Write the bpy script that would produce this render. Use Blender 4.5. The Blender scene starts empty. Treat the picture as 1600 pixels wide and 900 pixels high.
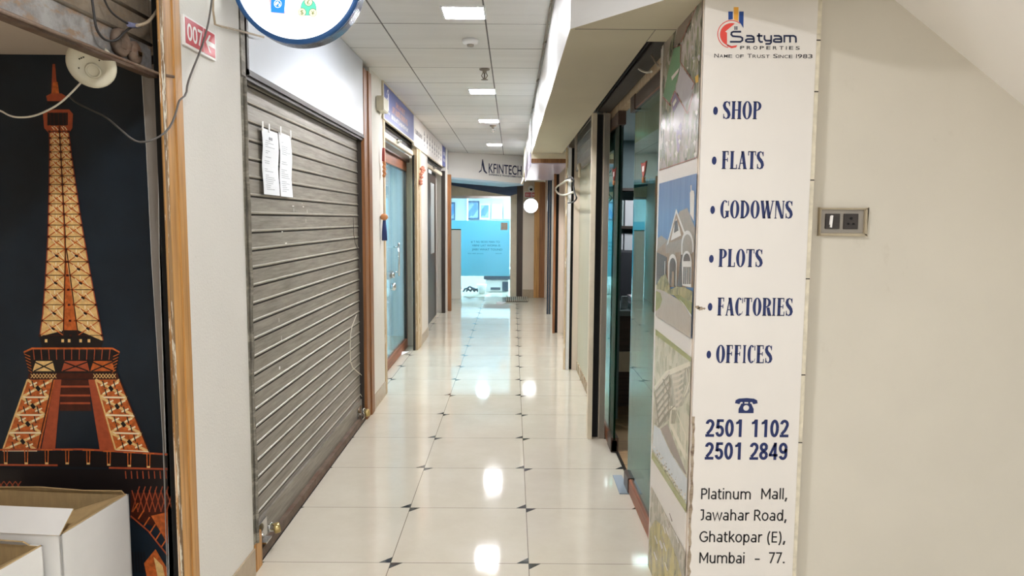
import bpy, bmesh, math, random
from mathutils import Vector, Matrix
random.seed(7)
SC = bpy.context.scene
COL = SC.collection

# ------------------------------------------------------------------ camera, world, exposure
F_PX = 1123.82
CAM = Vector((0, 0, 1.4887))
R_ = Vector((0.99997856, 0.00048521, 0.00653205))
U_ = Vector((-0.00654865, 0.09469007, 0.99548526))
W_ = Vector((0.0001355, 0.99550668, -0.09469121))
cd = bpy.data.cameras.new('camera')
cam = bpy.data.objects.new('camera', cd)
COL.objects.link(cam)
cd.sensor_width = 36.0
cd.lens = F_PX / 1600 * 36.0
cd.clip_start = 0.02
m4 = Matrix.Identity(4)
for i, c in enumerate((R_, U_, -W_)):
    for j in range(3):
        m4[j][i] = c[j]
m4.translation = CAM
cam.matrix_world = m4
SC.camera = cam

WORLD_STRENGTH = 0.85
LAMP = 160.0
w = bpy.data.worlds.new('mall_daylight')
SC.world = w
w.use_nodes = True
bg = w.node_tree.nodes['Background']
bg.inputs[0].default_value = (0.95, 0.98, 1.0, 1)
bg.inputs[1].default_value = WORLD_STRENGTH
SC.view_settings.view_transform = 'Standard'
SC.view_settings.look = 'None'
SC.view_settings.gamma = 1.0
SC.view_settings.use_curve_mapping = False
SC.view_settings.exposure = 0.58
cy = SC.cycles
cy.use_denoising = True
cy.max_bounces = 10
cy.diffuse_bounces = 5
cy.glossy_bounces = 5
cy.transparent_max_bounces = 16
cy.sample_clamp_indirect = 6.0
cy.caustics_reflective = False
cy.caustics_refractive = False


# ------------------------------------------------------------------ geometry helpers
def ray(x, y):
    return W_ + R_ * ((x - 800) / F_PX) - U_ * ((y - 450) / F_PX)


def on(axis, val, x, y):
    """a point traced on the photograph, put on the real plane it lies in"""
    d = ray(x, y)
    return CAM + d * ((val - CAM[axis]) / d[axis])


def onplane(p0, n, x, y):
    d = ray(x, y)
    return CAM + d * ((Vector(p0) - CAM).dot(n) / d.dot(n))


class MB:
    def __init__(s):
        s.v, s.f, s.m, s.s = [], [], [], []

    def add(s, vs, fs, m=0, smooth=False):
        b = len(s.v)
        s.v += [Vector(p) for p in vs]
        for f in fs:
            s.f.append([b + i for i in f])
            s.m.append(m)
            s.s.append(smooth)
        return s

    def box(s, x0, x1, y0, y1, z0, z1, m=0):
        vs = [(x, y, z) for x in (x0, x1) for y in (y0, y1) for z in (z0, z1)]
        return s.add(vs, [(0, 1, 3, 2), (4, 6, 7, 5), (0, 4, 5, 1), (2, 3, 7, 6), (0, 2, 6, 4), (1, 5, 7, 3)], m)

    def obox(s, c, u, v, w_, m=0):
        """box from centre and three half-axis vectors"""
        c, u, v, w_ = map(Vector, (c, u, v, w_))
        vs = [c + u * a + v * b + w_ * d for a in (-1, 1) for b in (-1, 1) for d in (-1, 1)]
        return s.add(vs, [(0, 1, 3, 2), (4, 6, 7, 5), (0, 4, 5, 1), (2, 3, 7, 6), (0, 2, 6, 4), (1, 5, 7, 3)], m)

    def poly(s, pts, m=0):
        return s.add(pts, [list(range(len(pts)))], m)

    def prism(s, pts, d, m=0, mside=None):
        d = Vector(d)
        n = len(pts)
        a = [Vector(p) for p in pts]
        s.add(a + [p + d for p in a], [list(range(n))[::-1], list(range(n, 2 * n))], m)
        b = len(s.v) - 2 * n
        for i in range(n):
            j = (i + 1) % n
            s.f.append([b + i, b + j, b + n + j, b + n + i])
            s.m.append(m if mside is None else mside)
            s.s.append(False)
        return s

    def tube(s, pts, r, m=0, n=8, smooth_path=0):
        pts = [Vector(p) for p in pts]
        for _ in range(smooth_path):
            q = [pts[0]]
            for a, b in zip(pts[:-1], pts[1:]):
                q += [a * .75 + b * .25, a * .25 + b * .75]
            pts = q + [pts[-1]]
        rings = []
        ref = None
        for i, p in enumerate(pts):
            t = (pts[min(i + 1, len(pts) - 1)] - pts[max(i - 1, 0)]).normalized()
            if ref is None:
                ref = t.orthogonal().normalized()
            ref = (ref - t * ref.dot(t))
            ref = ref.normalized() if ref.length > 1e-6 else t.orthogonal().normalized()
            b = t.cross(ref)
            rings.append([p + (ref * math.cos(2 * math.pi * k / n) + b * math.sin(2 * math.pi * k / n)) * r for k in range(n)])
        vs = [q for rg in rings for q in rg]
        fs = [(i * n + k, i * n + (k + 1) % n, (i + 1) * n + (k + 1) % n, (i + 1) * n + k) for i in range(len(pts) - 1) for k in range(n)]
        s.add(vs, fs, m, True)
        b = len(s.v) - len(vs)
        s.f += [[b + k for k in range(n)][::-1], [b + (len(pts) - 1) * n + k for k in range(n)]]
        s.m += [m, m]
        s.s += [False, False]
        return s

    def lathe(s, prof, o, ax, m=0, n=24, caps=True):
        """prof: (radius, height) pairs along ax from o"""
        o, ax = Vector(o), Vector(ax).normalized()
        u = ax.orthogonal().normalized()
        v = ax.cross(u)
        vs = []
        for r, h in prof:
            for k in range(n):
                a = 2 * math.pi * k / n
                vs.append(o + ax * h + (u * math.cos(a) + v * math.sin(a)) * r)
        fs = [(i * n + k, i * n + (k + 1) % n, (i + 1) * n + (k + 1) % n, (i + 1) * n + k) for i in range(len(prof) - 1) for k in range(n)]
        s.add(vs, fs, m, True)
        b = len(s.v) - len(vs)
        for i, rev in ((0, True), (len(prof) - 1, False)):
            if caps and prof[i][0] > 1e-5:
                L = [b + i * n + k for k in range(n)]
                s.f.append(L[::-1] if rev else L)
                s.m.append(m)
                s.s.append(False)
        return s

    def ribbon(s, pts, wid, fr, m=0):
        """flat stroke along 2-D points in frame fr=(origin,u,v)"""
        pts = [Vector((p[0], p[1])) for p in pts]
        ws = wid if isinstance(wid, (list, tuple)) else [wid] * len(pts)
        L, Rr = [], []
        for i, p in enumerate(pts):
            a = (pts[i] - pts[i - 1]).normalized() if i else None
            b = (pts[i + 1] - pts[i]).normalized() if i < len(pts) - 1 else None
            if a is None:
                a = b
            if b is None:
                b = a
            t = (a + b)
            t = t.normalized() if t.length > 1e-6 else a
            nrm = Vector((-t.y, t.x))
            k = max(.5, abs(nrm.dot(Vector((-a.y, a.x)))))
            L.append(p + nrm * (ws[i] / 2 / k))
            Rr.append(p - nrm * (ws[i] / 2 / k))
        o, u, v = fr
        P = [o + u * q.x + v * q.y for q in L + Rr]
        n = len(pts)
        return s.add(P, [(i, n + i, n + i + 1, i + 1) for i in range(n - 1)], m)

    def shape(s, pts, fr, m=0):
        o, u, v = fr
        return s.add([o + u * p[0] + v * p[1] for p in pts], [list(range(len(pts)))], m)

    def text(s, body, fr, m=0, h=None, width=None, bold=0.0):
        """lettering with cap height h and given width, lower left corner at the frame's origin"""
        cu = bpy.data.curves.new('t', 'FONT')
        cu.body = body
        cu.offset = bold
        cu.resolution_u = 4
        cu.fill_mode = 'FRONT'
        ob = bpy.data.objects.new('t', cu)
        COL.objects.link(ob)
        dg = bpy.context.evaluated_depsgraph_get()
        me = bpy.data.meshes.new_from_object(ob.evaluated_get(dg))
        bpy.data.objects.remove(ob)
        bpy.data.curves.remove(cu)
        if not len(me.vertices):
            return s
        xs = [q.co.x for q in me.vertices]
        x0, x1 = min(xs), max(xs)
        cap = 0.73
        kx = width / (x1 - x0) if width else h / cap
        ky = h / cap
        o, u, v = fr
        s.add([o + u * ((q.co.x - x0) * kx) + v * (q.co.y * ky) for q in me.vertices], [list(p.vertices) for p in me.polygons], m)
        bpy.data.meshes.remove(me)
        return s

    def scribble(s, fr, wid, h, seed, m=0):
        """lettering too blurred to read: letter-sized strokes in words"""
        r = random.Random(seed)
        x = 0
        while x < wid:
            for _ in range(r.randint(4, 8)):
                cw = h * r.uniform(.45, .7)
                if x + cw > wid:
                    break
                hh = h * r.uniform(.75, 1.0)
                s.shape([(x, 0), (x + cw * .3, 0), (x + cw * .3, hh), (x, hh)], fr, m)
                k = r.choice((0, .45, .8))
                s.shape([(x + cw * .3, k * h * .9), (x + cw * .8, k * h * .9), (x + cw * .8, k * h * .9 + h * .2), (x + cw * .3, k * h * .9 + h * .2)], fr, m)
                if r.random() < .6:
                    s.shape([(x + cw * .6, 0), (x + cw * .8, 0), (x + cw * .8, hh * .9), (x + cw * .6, hh * .9)], fr, m)
                x += cw
            x += h * .4
        return s

    def build(s, name, mats, parent=None, bev=0.0, org=None, kind=None):
        if not isinstance(mats, (list, tuple)):
            mats = [mats]
        me = bpy.data.meshes.new(name)
        if parent is None:
            if org is None:
                if kind == 'structure':
                    org = Vector((0, 0, 0))
                else:
                    lo = [min(p[i] for p in s.v) for i in range(3)]
                    hi = [max(p[i] for p in s.v) for i in range(3)]
                    org = Vector(((lo[0] + hi[0]) / 2, (lo[1] + hi[1]) / 2, lo[2]))
        else:
            r = parent
            while r.parent:
                r = r.parent
            org = r.location
        me.from_pydata([tuple(p - Vector(org)) for p in s.v], [], s.f)
        for mt in mats:
            me.materials.append(mt)
        for p, mi, sm in zip(me.polygons, s.m, s.s):
            p.material_index = mi
            p.use_smooth = sm
        bm = bmesh.new()
        bm.from_mesh(me)
        if bev:
            bmesh.ops.remove_doubles(bm, verts=bm.verts, dist=1e-6)
            ed = [e for e in bm.edges if len(e.link_faces) == 2 and e.calc_face_angle(0) > .6]
            bmesh.ops.bevel(bm, geom=ed, offset=bev, segments=2, affect='EDGES', clamp_overlap=True)
        bm.to_mesh(me)
        bm.free()
        me.update()
        ob = bpy.data.objects.new(name, me)
        COL.objects.link(ob)
        if parent is None:
            ob.location = org
        else:
            ob.parent = parent
        if kind:
            ob['kind'] = kind
        return ob


def tag(o, label, cat, group=None, kind=None):
    o['label'] = label
    o['category'] = cat
    if group:
        o['group'] = group
    if kind:
        o['kind'] = kind
    return o


def thing(name, loc, label, cat, group=None):
    o = bpy.data.objects.new(name, None)
    o.empty_display_size = .05
    COL.objects.link(o)
    o.location = loc
    return tag(o, label, cat, group)


def dup(root, loc, label, group=None):
    r = root.copy()
    COL.objects.link(r)
    r.location = loc
    r['label'] = label
    if group:
        r['group'] = group
    for ch in list(root.children):
        c = ch.copy()
        COL.objects.link(c)
        c.parent = r
        for g in list(ch.children):
            d = g.copy()
            COL.objects.link(d)
            d.parent = c
    return r


def struct(name, mb, mats, bev=0.0, parent=None):
    return mb.build(name, mats, parent, bev, kind='structure' if parent is None else None)


# ------------------------------------------------------------------ materials
def lin(c):
    return tuple(((v / 255) / 12.92 if v / 255 <= .04045 else ((v / 255 + .055) / 1.055) ** 2.4) for v in c) + (1,)


class NT:
    def __init__(s, name):
        s.mat = bpy.data.materials.new(name)
        s.mat.use_nodes = True
        s.t = s.mat.node_tree
        s.b = s.t.nodes['Principled BSDF']
        s.out = s.t.nodes['Material Output']

    def n(s, typ, **kw):
        q = s.t.nodes.new(typ)
        for k, v in kw.items():
            setattr(q, k, v)
        return q

    def l(s, a, b):
        s.t.links.new(a, b)

    def math(s, op, a, b=None, c=None):
        q = s.n('ShaderNodeMath', operation=op)
        for i, v in enumerate((a, b, c)):
            if v is None:
                continue
            if isinstance(v, (int, float)):
                q.inputs[i].default_value = v
            else:
                s.l(v, q.inputs[i])
        return q.outputs[0]

    def mix(s, fac, a, b):
        q = s.n('ShaderNodeMix', data_type='RGBA')
        for sock, v in ((q.inputs[0], fac), (q.inputs[6], a), (q.inputs[7], b)):
            if isinstance(v, (int, float)):
                sock.default_value = v
            elif isinstance(v, tuple):
                sock.default_value = v
            else:
                s.l(v, sock)
        return q.outputs[2]

    def coords(s, scale=(1, 1, 1), world=False):
        if world:
            src = s.n('ShaderNodeNewGeometry').outputs['Position']
        else:
            src = s.n('ShaderNodeTexCoord').outputs['Object']
        mp = s.n('ShaderNodeMapping')
        mp.inputs['Scale'].default_value = scale
        s.l(src, mp.inputs['Vector'])
        return mp.outputs[0]

    def noise(s, vec, scale, detail=4, rough=.6):
        q = s.n('ShaderNodeTexNoise')
        q.inputs['Scale'].default_value = scale
        q.inputs['Detail'].default_value = detail
        q.inputs['Roughness'].default_value = rough
        s.l(vec, q.inputs['Vector'])
        return q.outputs[0]

    def ramp(s, fac, stops):
        q = s.n('ShaderNodeValToRGB')
        el = q.color_ramp.elements
        while len(el) < len(stops):
            el.new(.5)
        for e, (p, c) in zip(el, stops):
            e.position = p
            e.color = c if isinstance(c, tuple) else (c, c, c, 1)
        s.l(fac, q.inputs[0])
        return q.outputs[0]

    def bump(s, h, strength, dist=.002):
        q = s.n('ShaderNodeBump')
        q.inputs['Strength'].default_value = strength
        q.inputs['Distance'].default_value = dist
        s.l(h, q.inputs['Height'])
        s.l(q.outputs[0], s.b.inputs['Normal'])


def mat(name, rgb, rough=.6, metal=0.0, spec=.5, var=0.0, vs=6, st=(1, 1, 1), bump=0.0, bs=80, coat=0.0, bd=.002):
    t = NT(name)
    c = lin(rgb)
    b = t.b
    b.inputs['Roughness'].default_value = rough
    b.inputs['Metallic'].default_value = metal
    b.inputs['Specular IOR Level'].default_value = spec
    b.inputs['Coat Weight'].default_value = coat
    b.inputs['Coat Roughness'].default_value = .08
    b.inputs['Base Color'].default_value = c
    if var:
        f = t.noise(t.coords(st), vs, 5)
        lo = tuple(max(0, x * (1 - var)) for x in c[:3]) + (1,)
        hi = tuple(min(1, x * (1 + var * .7)) for x in c[:3]) + (1,)
        t.l(t.ramp(f, [(.3, lo), (.7, hi)]), b.inputs['Base Color'])
    if bump:
        t.bump(t.noise(t.coords(), bs, 3), bump, bd)
    return t.mat


def wood(name, rgb, dark, rough=.45, axis=2, sc=10, wear=0.0, wearc=(225, 215, 195)):
    t = NT(name)
    s = [sc * 3, sc * 3, sc * 3]
    s[axis] = sc * .12
    v = t.coords(tuple(s))
    f = t.noise(v, 1.6, 6, .65)
    col = t.ramp(f, [(.3, lin(dark)), (.55, lin(rgb)), (.8, tuple(min(1, x * 1.15) for x in lin(rgb)[:3]) + (1,))])
    if wear:
        g = t.noise(t.coords((40, 40, 6)), 1.0, 6, .7)
        col = t.mix(t.ramp(g, [(.62 - wear, 0.0), (.66 - wear, 1.0)]), col, lin(wearc))
    t.l(col, t.b.inputs['Base Color'])
    t.b.inputs['Roughness'].default_value = rough
    t.bump(f, .25, .001)
    return t.mat


def emit(name, rgb, strength):
    t = NT(name)
    e = t.n('ShaderNodeEmission')
    e.inputs[0].default_value = lin(rgb)
    e.inputs[1].default_value = strength
    t.l(e.outputs[0], t.out.inputs['Surface'])
    return t.mat


def glass(name, tint, refl=(235, 250, 250), boost=1.0, base=.03, rough=.0, film=None, film_fac=0.0):
    t = NT(name)
    tr = t.n('ShaderNodeBsdfTransparent')
    tr.inputs[0].default_value = lin(tint)
    gl = t.n('ShaderNodeBsdfGlossy')
    gl.inputs[0].default_value = lin(refl)
    gl.inputs['Roughness'].default_value = rough
    body = tr.outputs[0]
    if film:
        df = t.n('ShaderNodeBsdfDiffuse')
        df.inputs[0].default_value = lin(film)
        tl = t.n('ShaderNodeBsdfTranslucent')
        tl.inputs[0].default_value = lin(film)
        a = t.n('ShaderNodeMixShader')
        a.inputs[0].default_value = .75
        t.l(df.outputs[0], a.inputs[1])
        t.l(tl.outputs[0], a.inputs[2])
        mx = t.n('ShaderNodeMixShader')
        mx.inputs[0].default_value = film_fac
        t.l(body, mx.inputs[1])
        t.l(a.outputs[0], mx.inputs[2])
        body = mx.outputs[0]
    fr = t.n('ShaderNodeFresnel')
    fr.inputs[0].default_value = 1.5
    fac = t.math('MINIMUM', t.math('MULTIPLY_ADD', fr.outputs[0], boost, base), .95)
    m2 = t.n('ShaderNodeMixShader')
    t.l(fac, m2.inputs[0])
    t.l(body, m2.inputs[1])
    t.l(gl.outputs[0], m2.inputs[2])
    t.l(m2.outputs[0], t.out.inputs['Surface'])
    return t.mat


def floor_tiles():
    t = NT('polished_cream_tile')
    pos = t.n('ShaderNodeNewGeometry').outputs['Position']
    sp = t.n('ShaderNodeSeparateXYZ')
    t.l(pos, sp.inputs[0])
    u = t.math('FLOORED_MODULO', t.math('ADD', sp.outputs[0], .5193), .6)
    v = t.math('FLOORED_MODULO', t.math('SUBTRACT', sp.outputs[1], .0005), .6)
    du = t.math('MINIMUM', u, t.math('SUBTRACT', .6, u))
    dv = t.math('MINIMUM', v, t.math('SUBTRACT', .6, v))
    joint = t.math('LESS_THAN', t.math('MINIMUM', du, dv), .0016)
    tri = t.math('GREATER_THAN', t.math('ABSOLUTE', t.math('SUBTRACT', u, v)), .546)
    vec = t.coords((1, 1, 1), True)
    f = t.noise(vec, 3.0, 8, .7)
    base = t.ramp(f, [(.25, lin((206, 197, 179))), (.55, lin((214, 206, 189))), (.8, lin((220, 213, 198)))])
    sps = t.noise(vec, 160.0, 2, .5)
    base = t.mix(t.ramp(sps, [(.72, 0.0), (.76, .25)]), base, lin((160, 150, 130)))
    dirt = t.noise(vec, 9.0, 6, .75)
    base = t.mix(t.ramp(dirt, [(.66, 0.0), (.8, .35)]), base, lin((170, 158, 136)))
    c = t.mix(joint, base, lin((120, 110, 96)))
    c = t.mix(tri, c, lin((62, 66, 66)))
    t.l(c, t.b.inputs['Base Color'])
    r = t.ramp(f, [(.3, .045), (.7, .08)])
    t.l(r, t.b.inputs['Roughness'])
    t.b.inputs['Specular IOR Level'].default_value = .75
    t.bump(t.math('SUBTRACT', 1.0, joint), .3, .001)
    return t.mat


def ceiling_tiles():
    t = NT('ceiling_tile_grid')
    pos = t.n('ShaderNodeNewGeometry').outputs['Position']
    sp = t.n('ShaderNodeSeparateXYZ')
    t.l(pos, sp.inputs[0])
    u = t.math('FLOORED_MODULO', t.math('ADD', sp.outputs[0], .7592), .6)
    v = t.math('FLOORED_MODULO', t.math('SUBTRACT', sp.outputs[1], .06), .6)
    du = t.math('MINIMUM', u, t.math('SUBTRACT', .6, u))
    dv = t.math('MINIMUM', v, t.math('SUBTRACT', .6, v))
    wob = t.noise(t.coords((1, 1, 1), True), 1.3, 2)
    j1 = t.math('LESS_THAN', du, .0045)
    j2 = t.math('LESS_THAN', dv, t.math('MULTIPLY', wob, .0085))
    joint = t.math('MAXIMUM', j1, j2)
    f = t.noise(t.coords((.4, 3, 1), True), 3.0, 4)
    base = t.ramp(f, [(.3, lin((222, 222, 220))), (.7, lin((231, 231, 229)))])
    t.l(t.mix(joint, base, lin((88, 86, 84))), t.b.inputs['Base Color'])
    t.b.inputs['Roughness'].default_value = .65
    return t.mat


def plaster(name, rgb, bump=.5, bs=130, pits=False, stain=0.0):
    t = NT(name)
    v = t.coords((1, 1, 1), True)
    f = t.noise(v, 2.2, 5)
    c = lin(rgb)
    col = t.ramp(f, [(.3, tuple(x * .94 for x in c[:3]) + (1,)), (.7, c)])
    if pits:
        g = t.noise(v, 110, 3, .6)
        col = t.mix(t.ramp(g, [(.69, 0.0), (.74, .35)]), col, lin((150, 138, 120)))
    if stain:
        g = t.noise(t.coords((1, 1, .6), True), 4.5, 6, .7)
        col = t.mix(t.ramp(g, [(.64, 0.0), (.8, stain)]), col, lin((150, 132, 104)))
    t.l(col, t.b.inputs['Base Color'])
    t.b.inputs['Roughness'].default_value = .75
    t.b.inputs['Specular IOR Level'].default_value = .3
    t.bump(t.noise(v, bs, 3, .55), bump, .003)
    return t.mat


def shutter_metal(name, rgb, dark, axis_stretch=(1, .6, 9), rough=.5):
    t = NT(name)
    f = t.noise(t.coords(axis_stretch), 5, 7, .7)
    g = t.noise(t.coords((1, 2.5, 60)), 2, 4, .6)
    col = t.ramp(f, [(.3, lin(dark)), (.6, lin(rgb)), (.8, tuple(min(1, x * 1.2) for x in lin(rgb)[:3]) + (1,))])
    col = t.mix(t.math('MULTIPLY', t.ramp(g, [(.45, 0.0), (.7, .5)]), .6), col, lin(tuple(min(255, c + 35) for c in rgb)))
    scr = t.noise(t.coords((1, 10, 30)), 3, 3, .5)
    col = t.mix(t.ramp(scr, [(.74, 0.0), (.77, .5)]), col, lin((205, 200, 190)))
    t.l(col, t.b.inputs['Base Color'])
    t.b.inputs['Roughness'].default_value = rough
    t.b.inputs['Metallic'].default_value = .25
    return t.mat


def rusty(name, rgb, dark, rust):
    t = NT(name)
    f = t.noise(t.coords((3, 3, 3)), 3, 8, .75)
    g = t.noise(t.coords((2, 2, 6)), 5, 6, .7)
    col = t.ramp(f, [(.3, lin(dark)), (.6, lin(rgb))])
    col = t.mix(t.ramp(g, [(.5, 0.0), (.62, .85)]), col, lin(rust))
    t.l(col, t.b.inputs['Base Color'])
    t.b.inputs['Roughness'].default_value = .7
    t.bump(f, .3, .002)
    return t.mat


def mottled(name, cols, scale, rough=.35, st=(1, 1, 1), detail=6):
    """a printed photograph's busy texture"""
    t = NT(name)
    v = t.coords(st)
    vo = t.n('ShaderNodeTexVoronoi')
    vo.inputs['Scale'].default_value = scale
    t.l(v, vo.inputs['Vector'])
    q = t.n('ShaderNodeSeparateColor')
    t.l(vo.outputs['Color'], q.inputs[0])
    n = t.noise(v, scale * 1.3, detail, .75)
    f = t.math('ADD', t.math('MULTIPLY', q.outputs[0], .55), t.math('MULTIPLY', n, .5))
    k = len(cols)
    t.l(t.ramp(f, [(.2 + .65 * i / (k - 1), lin(c)) for i, c in enumerate(cols)]), t.b.inputs['Base Color'])
    t.b.inputs['Roughness'].default_value = rough
    return t.mat


M = {}
M['floor'] = floor_tiles()
M['ceil'] = ceiling_tiles()
M['white_wall'] = plaster('rough_white_plaster', (226, 222, 214), .6, 120, True)
M['beige_wall'] = plaster('smooth_beige_paint', (213, 206, 192), .12, 40, False, .25)
M['pale_wall'] = plaster('pale_wall_paint', (222, 208, 192), .2, 60)
M['soffit'] = plaster('cream_soffit_paint', (196, 188, 166), .08, 20, False, .1)
M['white_lam'] = mat('white_laminate', (228, 228, 228), .25, var=.05, vs=3, st=(1, 1, 3))
M['white_paint'] = mat('white_slab_paint', (246, 243, 240), .6)
M['skirt'] = mat('tan_skirting_tile', (176, 158, 132), .3, var=.12, vs=20)
M['wood_honey'] = wood('honey_wood', (196, 146, 84), (150, 104, 54))
M['wood_worn'] = wood('worn_wood_edge', (150, 116, 74), (70, 54, 40), .7, wear=.1)
M['wood_brown'] = wood('brown_wood', (150, 100, 58), (98, 62, 36))
M['wood_red'] = wood('reddish_wood', (150, 92, 62), (104, 60, 40), axis=1)
M['wood_pale'] = wood('pale_wood', (206, 184, 150), (170, 142, 104), .5, wear=.06)
M['wood_dark'] = wood('dark_wood', (74, 58, 48), (50, 38, 32), .4)
M['wood_floor'] = wood('plank_floor', (180, 148, 108), (122, 96, 68), .3, axis=0, sc=14)
M['shutter'] = shutter_metal('grey_brown_shutter', (150, 143, 132), (112, 105, 94))
M['shutter_edge'] = mat('pale_slat_ridge', (168, 161, 149), .45, .2, var=.15, vs=12)
M['shutter_groove'] = mat('dark_slat_groove', (58, 52, 46), .7)
M['rust_bar'] = rusty('rusty_bar', (118, 98, 82), (74, 62, 52), (98, 70, 52))
M['old_plate'] = rusty('old_painted_plate', (150, 146, 142), (86, 80, 76), (136, 106, 76))
M['old_slat'] = rusty('old_brown_slat', (132, 118, 100), (96, 84, 72), (116, 96, 74))
M['guide_old'] = rusty('weathered_guide', (128, 122, 110), (70, 66, 58), (160, 154, 140))
M['black'] = mat('black_recess', (16, 14, 13), .8)
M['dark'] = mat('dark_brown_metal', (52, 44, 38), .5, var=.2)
M['grey_metal'] = mat('grey_guide_metal', (140, 132, 120), .45, .3, var=.15, vs=10, st=(1, 1, .3))
M['cream_metal'] = mat('cream_metal', (222, 210, 186), .4, var=.08, vs=9)
M['steel'] = mat('chrome_steel', (205, 205, 205), .15, 1.0)
M['brass'] = mat('brass', (196, 172, 116), .3, .9, var=.1)
M['brown_rail'] = mat('brown_patch_rail', (74, 56, 46), .35, var=.1)
M['paper'] = mat('white_paper', (236, 238, 240), .8)
M['print_grey'] = mat('grey_print', (158, 160, 164), .8)
M['plastic_old'] = mat('yellowed_plastic', (212, 206, 184), .4, var=.08, vs=12)
M['plastic_hole'] = mat('dark_hole', (60, 52, 40), .7)
M['wire_white'] = mat('white_flex', (222, 216, 200), .5)
M['wire_grey'] = mat('grey_flex', (92, 88, 84), .6)
M['wire_black'] = mat('black_flex', (42, 38, 36), .6)
M['wire_brown'] = mat('brown_stained_cable', (176, 158, 134), .6, var=.2, vs=20)
M['tape_blue'] = mat('blue_grey_tape', (110, 112, 140), .5)
M['sign_white'] = mat('off_white_sign_vinyl', (225, 219, 212), .35, var=.03, vs=3)
M['sign_edge'] = mat('cream_board_edge', (216, 206, 184), .6, var=.2, vs=30)
M['sign_wear'] = rusty('worn_vinyl_edge', (176, 160, 138), (110, 90, 72), (88, 62, 48))
M['navy'] = mat('navy_ink', (12, 32, 88), .4)
M['navy_dark'] = mat('dark_navy_ink', (20, 30, 66), .4)
M['ink_black'] = mat('black_ink', (28, 26, 30), .4)
M['logo_blue'] = mat('logo_blue', (24, 66, 138), .4)
M['logo_orange'] = mat('logo_orange', (236, 170, 66), .4)
M['logo_red'] = mat('logo_red', (222, 74, 64), .4)
M['red_sign'] = mat('red_sign_vinyl', (196, 62, 70), .35)
M['white_ink'] = mat('white_ink', (238, 234, 230), .4)
M['blue_sign'] = mat('dusty_blue_vinyl', (70, 80, 140), .4, var=.1, vs=4)
M['orange_ink'] = mat('orange_ink', (206, 140, 110), .4)
M['blue_rim'] = mat('blue_lightbox_rim', (44, 92, 150), .3, .3)
M['rim_side'] = mat('dark_lightbox_side', (70, 84, 110), .25, .7)
M['lightbox'] = emit('lightbox_face', (246, 252, 255), 2.2)
M['pass_blue'] = emit('lit_blue_print', (60, 150, 232), .9)
M['pass_pink'] = emit('lit_pink_print', (250, 190, 190), .95)
M['bag_green'] = emit('lit_green_print', (110, 226, 190), .9)
M['coin_cream'] = emit('lit_cream_print', (246, 242, 205), .95)
M['coin_ink'] = emit('lit_olive_ink', (130, 150, 60), .5)
M['lit_dark'] = emit('lit_teal_ink', (40, 130, 130), .35)
M['panel'] = emit('led_panel', (250, 250, 253), LAMP)
M['lamp_frame'] = mat('white_lamp_frame', (235, 235, 235), .4)
M['carton'] = mat('white_carton', (232, 230, 226), .7, var=.04, vs=5)
M['carton_in'] = mat('brown_carton_inside', (186, 158, 112), .8, var=.12, vs=14, st=(4, 1, 1))
M['glass_teal'] = glass('teal_glass', (204, 238, 230), (228, 246, 246), .9, .03)
M['glass_edge'] = glass('deep_green_glass_edge', (60, 140, 122), (120, 190, 175), 1.0, .12, .05)
M['glass_blue'] = glass('blue_tinted_glass', (228, 245, 250), (235, 245, 250), .5, .02)
M['glass_shop'] = glass('clear_blue_glass', (220, 244, 251), (235, 245, 250), .7, .02)
M['film'] = glass('frosted_blue_film', (185, 230, 248), (235, 245, 250), .6, .02, .05, (184, 243, 255), .78)
M['film_ink'] = mat('teal_film_ink', (40, 120, 140), .6)
M['dark_glass'] = mat('dark_blue_glass', (36, 52, 70), .06, coat=.5)
M['teal_wall'] = mat('dim_teal_wall', (96, 120, 124), .5, var=.1)
M['room_white'] = mat('bright_room_wall', (222, 232, 236), .6)
M['room_blue'] = mat('pale_blue_curtain', (190, 214, 220), .7, var=.08, vs=30, st=(1, 6, .05))
M['fabric_black'] = mat('black_chair_fabric', (34, 38, 46), .7, bump=.2, bs=200)
M['desk_top'] = mat('grey_desk_top', (120, 132, 132), .25)
M['desk_front'] = wood('dark_desk_laminate', (72, 56, 50), (50, 38, 34), .4, axis=0)
M['red_charm'] = mat('red_thread', (160, 66, 56), .7)
M['orange_charm'] = mat('orange_beads', (196, 132, 84), .6)
M['blue_tassel'] = mat('dark_blue_tassel', (44, 58, 110), .8)
M['mat_dark'] = mat('dark_rubber_mat', (84, 80, 70), .8)
M['mat_pale'] = mat('pale_mat_bar', (196, 188, 168), .7)


# ================================================================== STRUCTURE
XL = -1.07
CZ = 2.607
struct('floor', MB().box(-4.2, 4.2, -4.5, 17.2, -.12, 0), M['floor'])
struct('ceiling', MB().box(-4.2, 4.2, -4.5, 13.86, CZ, CZ + .1), M['ceil'])

b = MB()
b.box(-1.30, XL, -.10, .30, 0, CZ)
b.box(-1.30, XL, 2.50, 2.885, 0, CZ)
b.box(-1.147, XL, 2.365, 2.50, 0, CZ)
b.box(-1.30, XL, 5.47, 6.0, 0, CZ)
b.box(-1.245, XL, 8.40, 9.13, 0, CZ)
b.box(-1.245, -1.042, 11.42, 11.64, 0, CZ)
b.box(-1.30, -1.24, 11.64, 13.86, 0, CZ)
b.box(-1.30, -1.20, .30, 2.365, 2.26, CZ)       # over the low opening
b.box(-1.30, -1.16, 2.885, 5.47, 2.10, CZ)      # over the closed shutter
b.box(-1.30, -1.16, 6.0, 8.40, 2.30, CZ)
b.box(-1.30, -1.16, 9.13, 11.42, 2.26, CZ)
struct('wall_left', b, M['white_wall'])
b = MB()
for a, c in ((2.365, 2.885), (5.47, 5.99), (8.40, 9.13), (11.43, 11.59)):
    b.box(XL, XL + .007, a, c, 0, .115)
struct('baseboard_left', b, M['skirt'])
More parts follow.
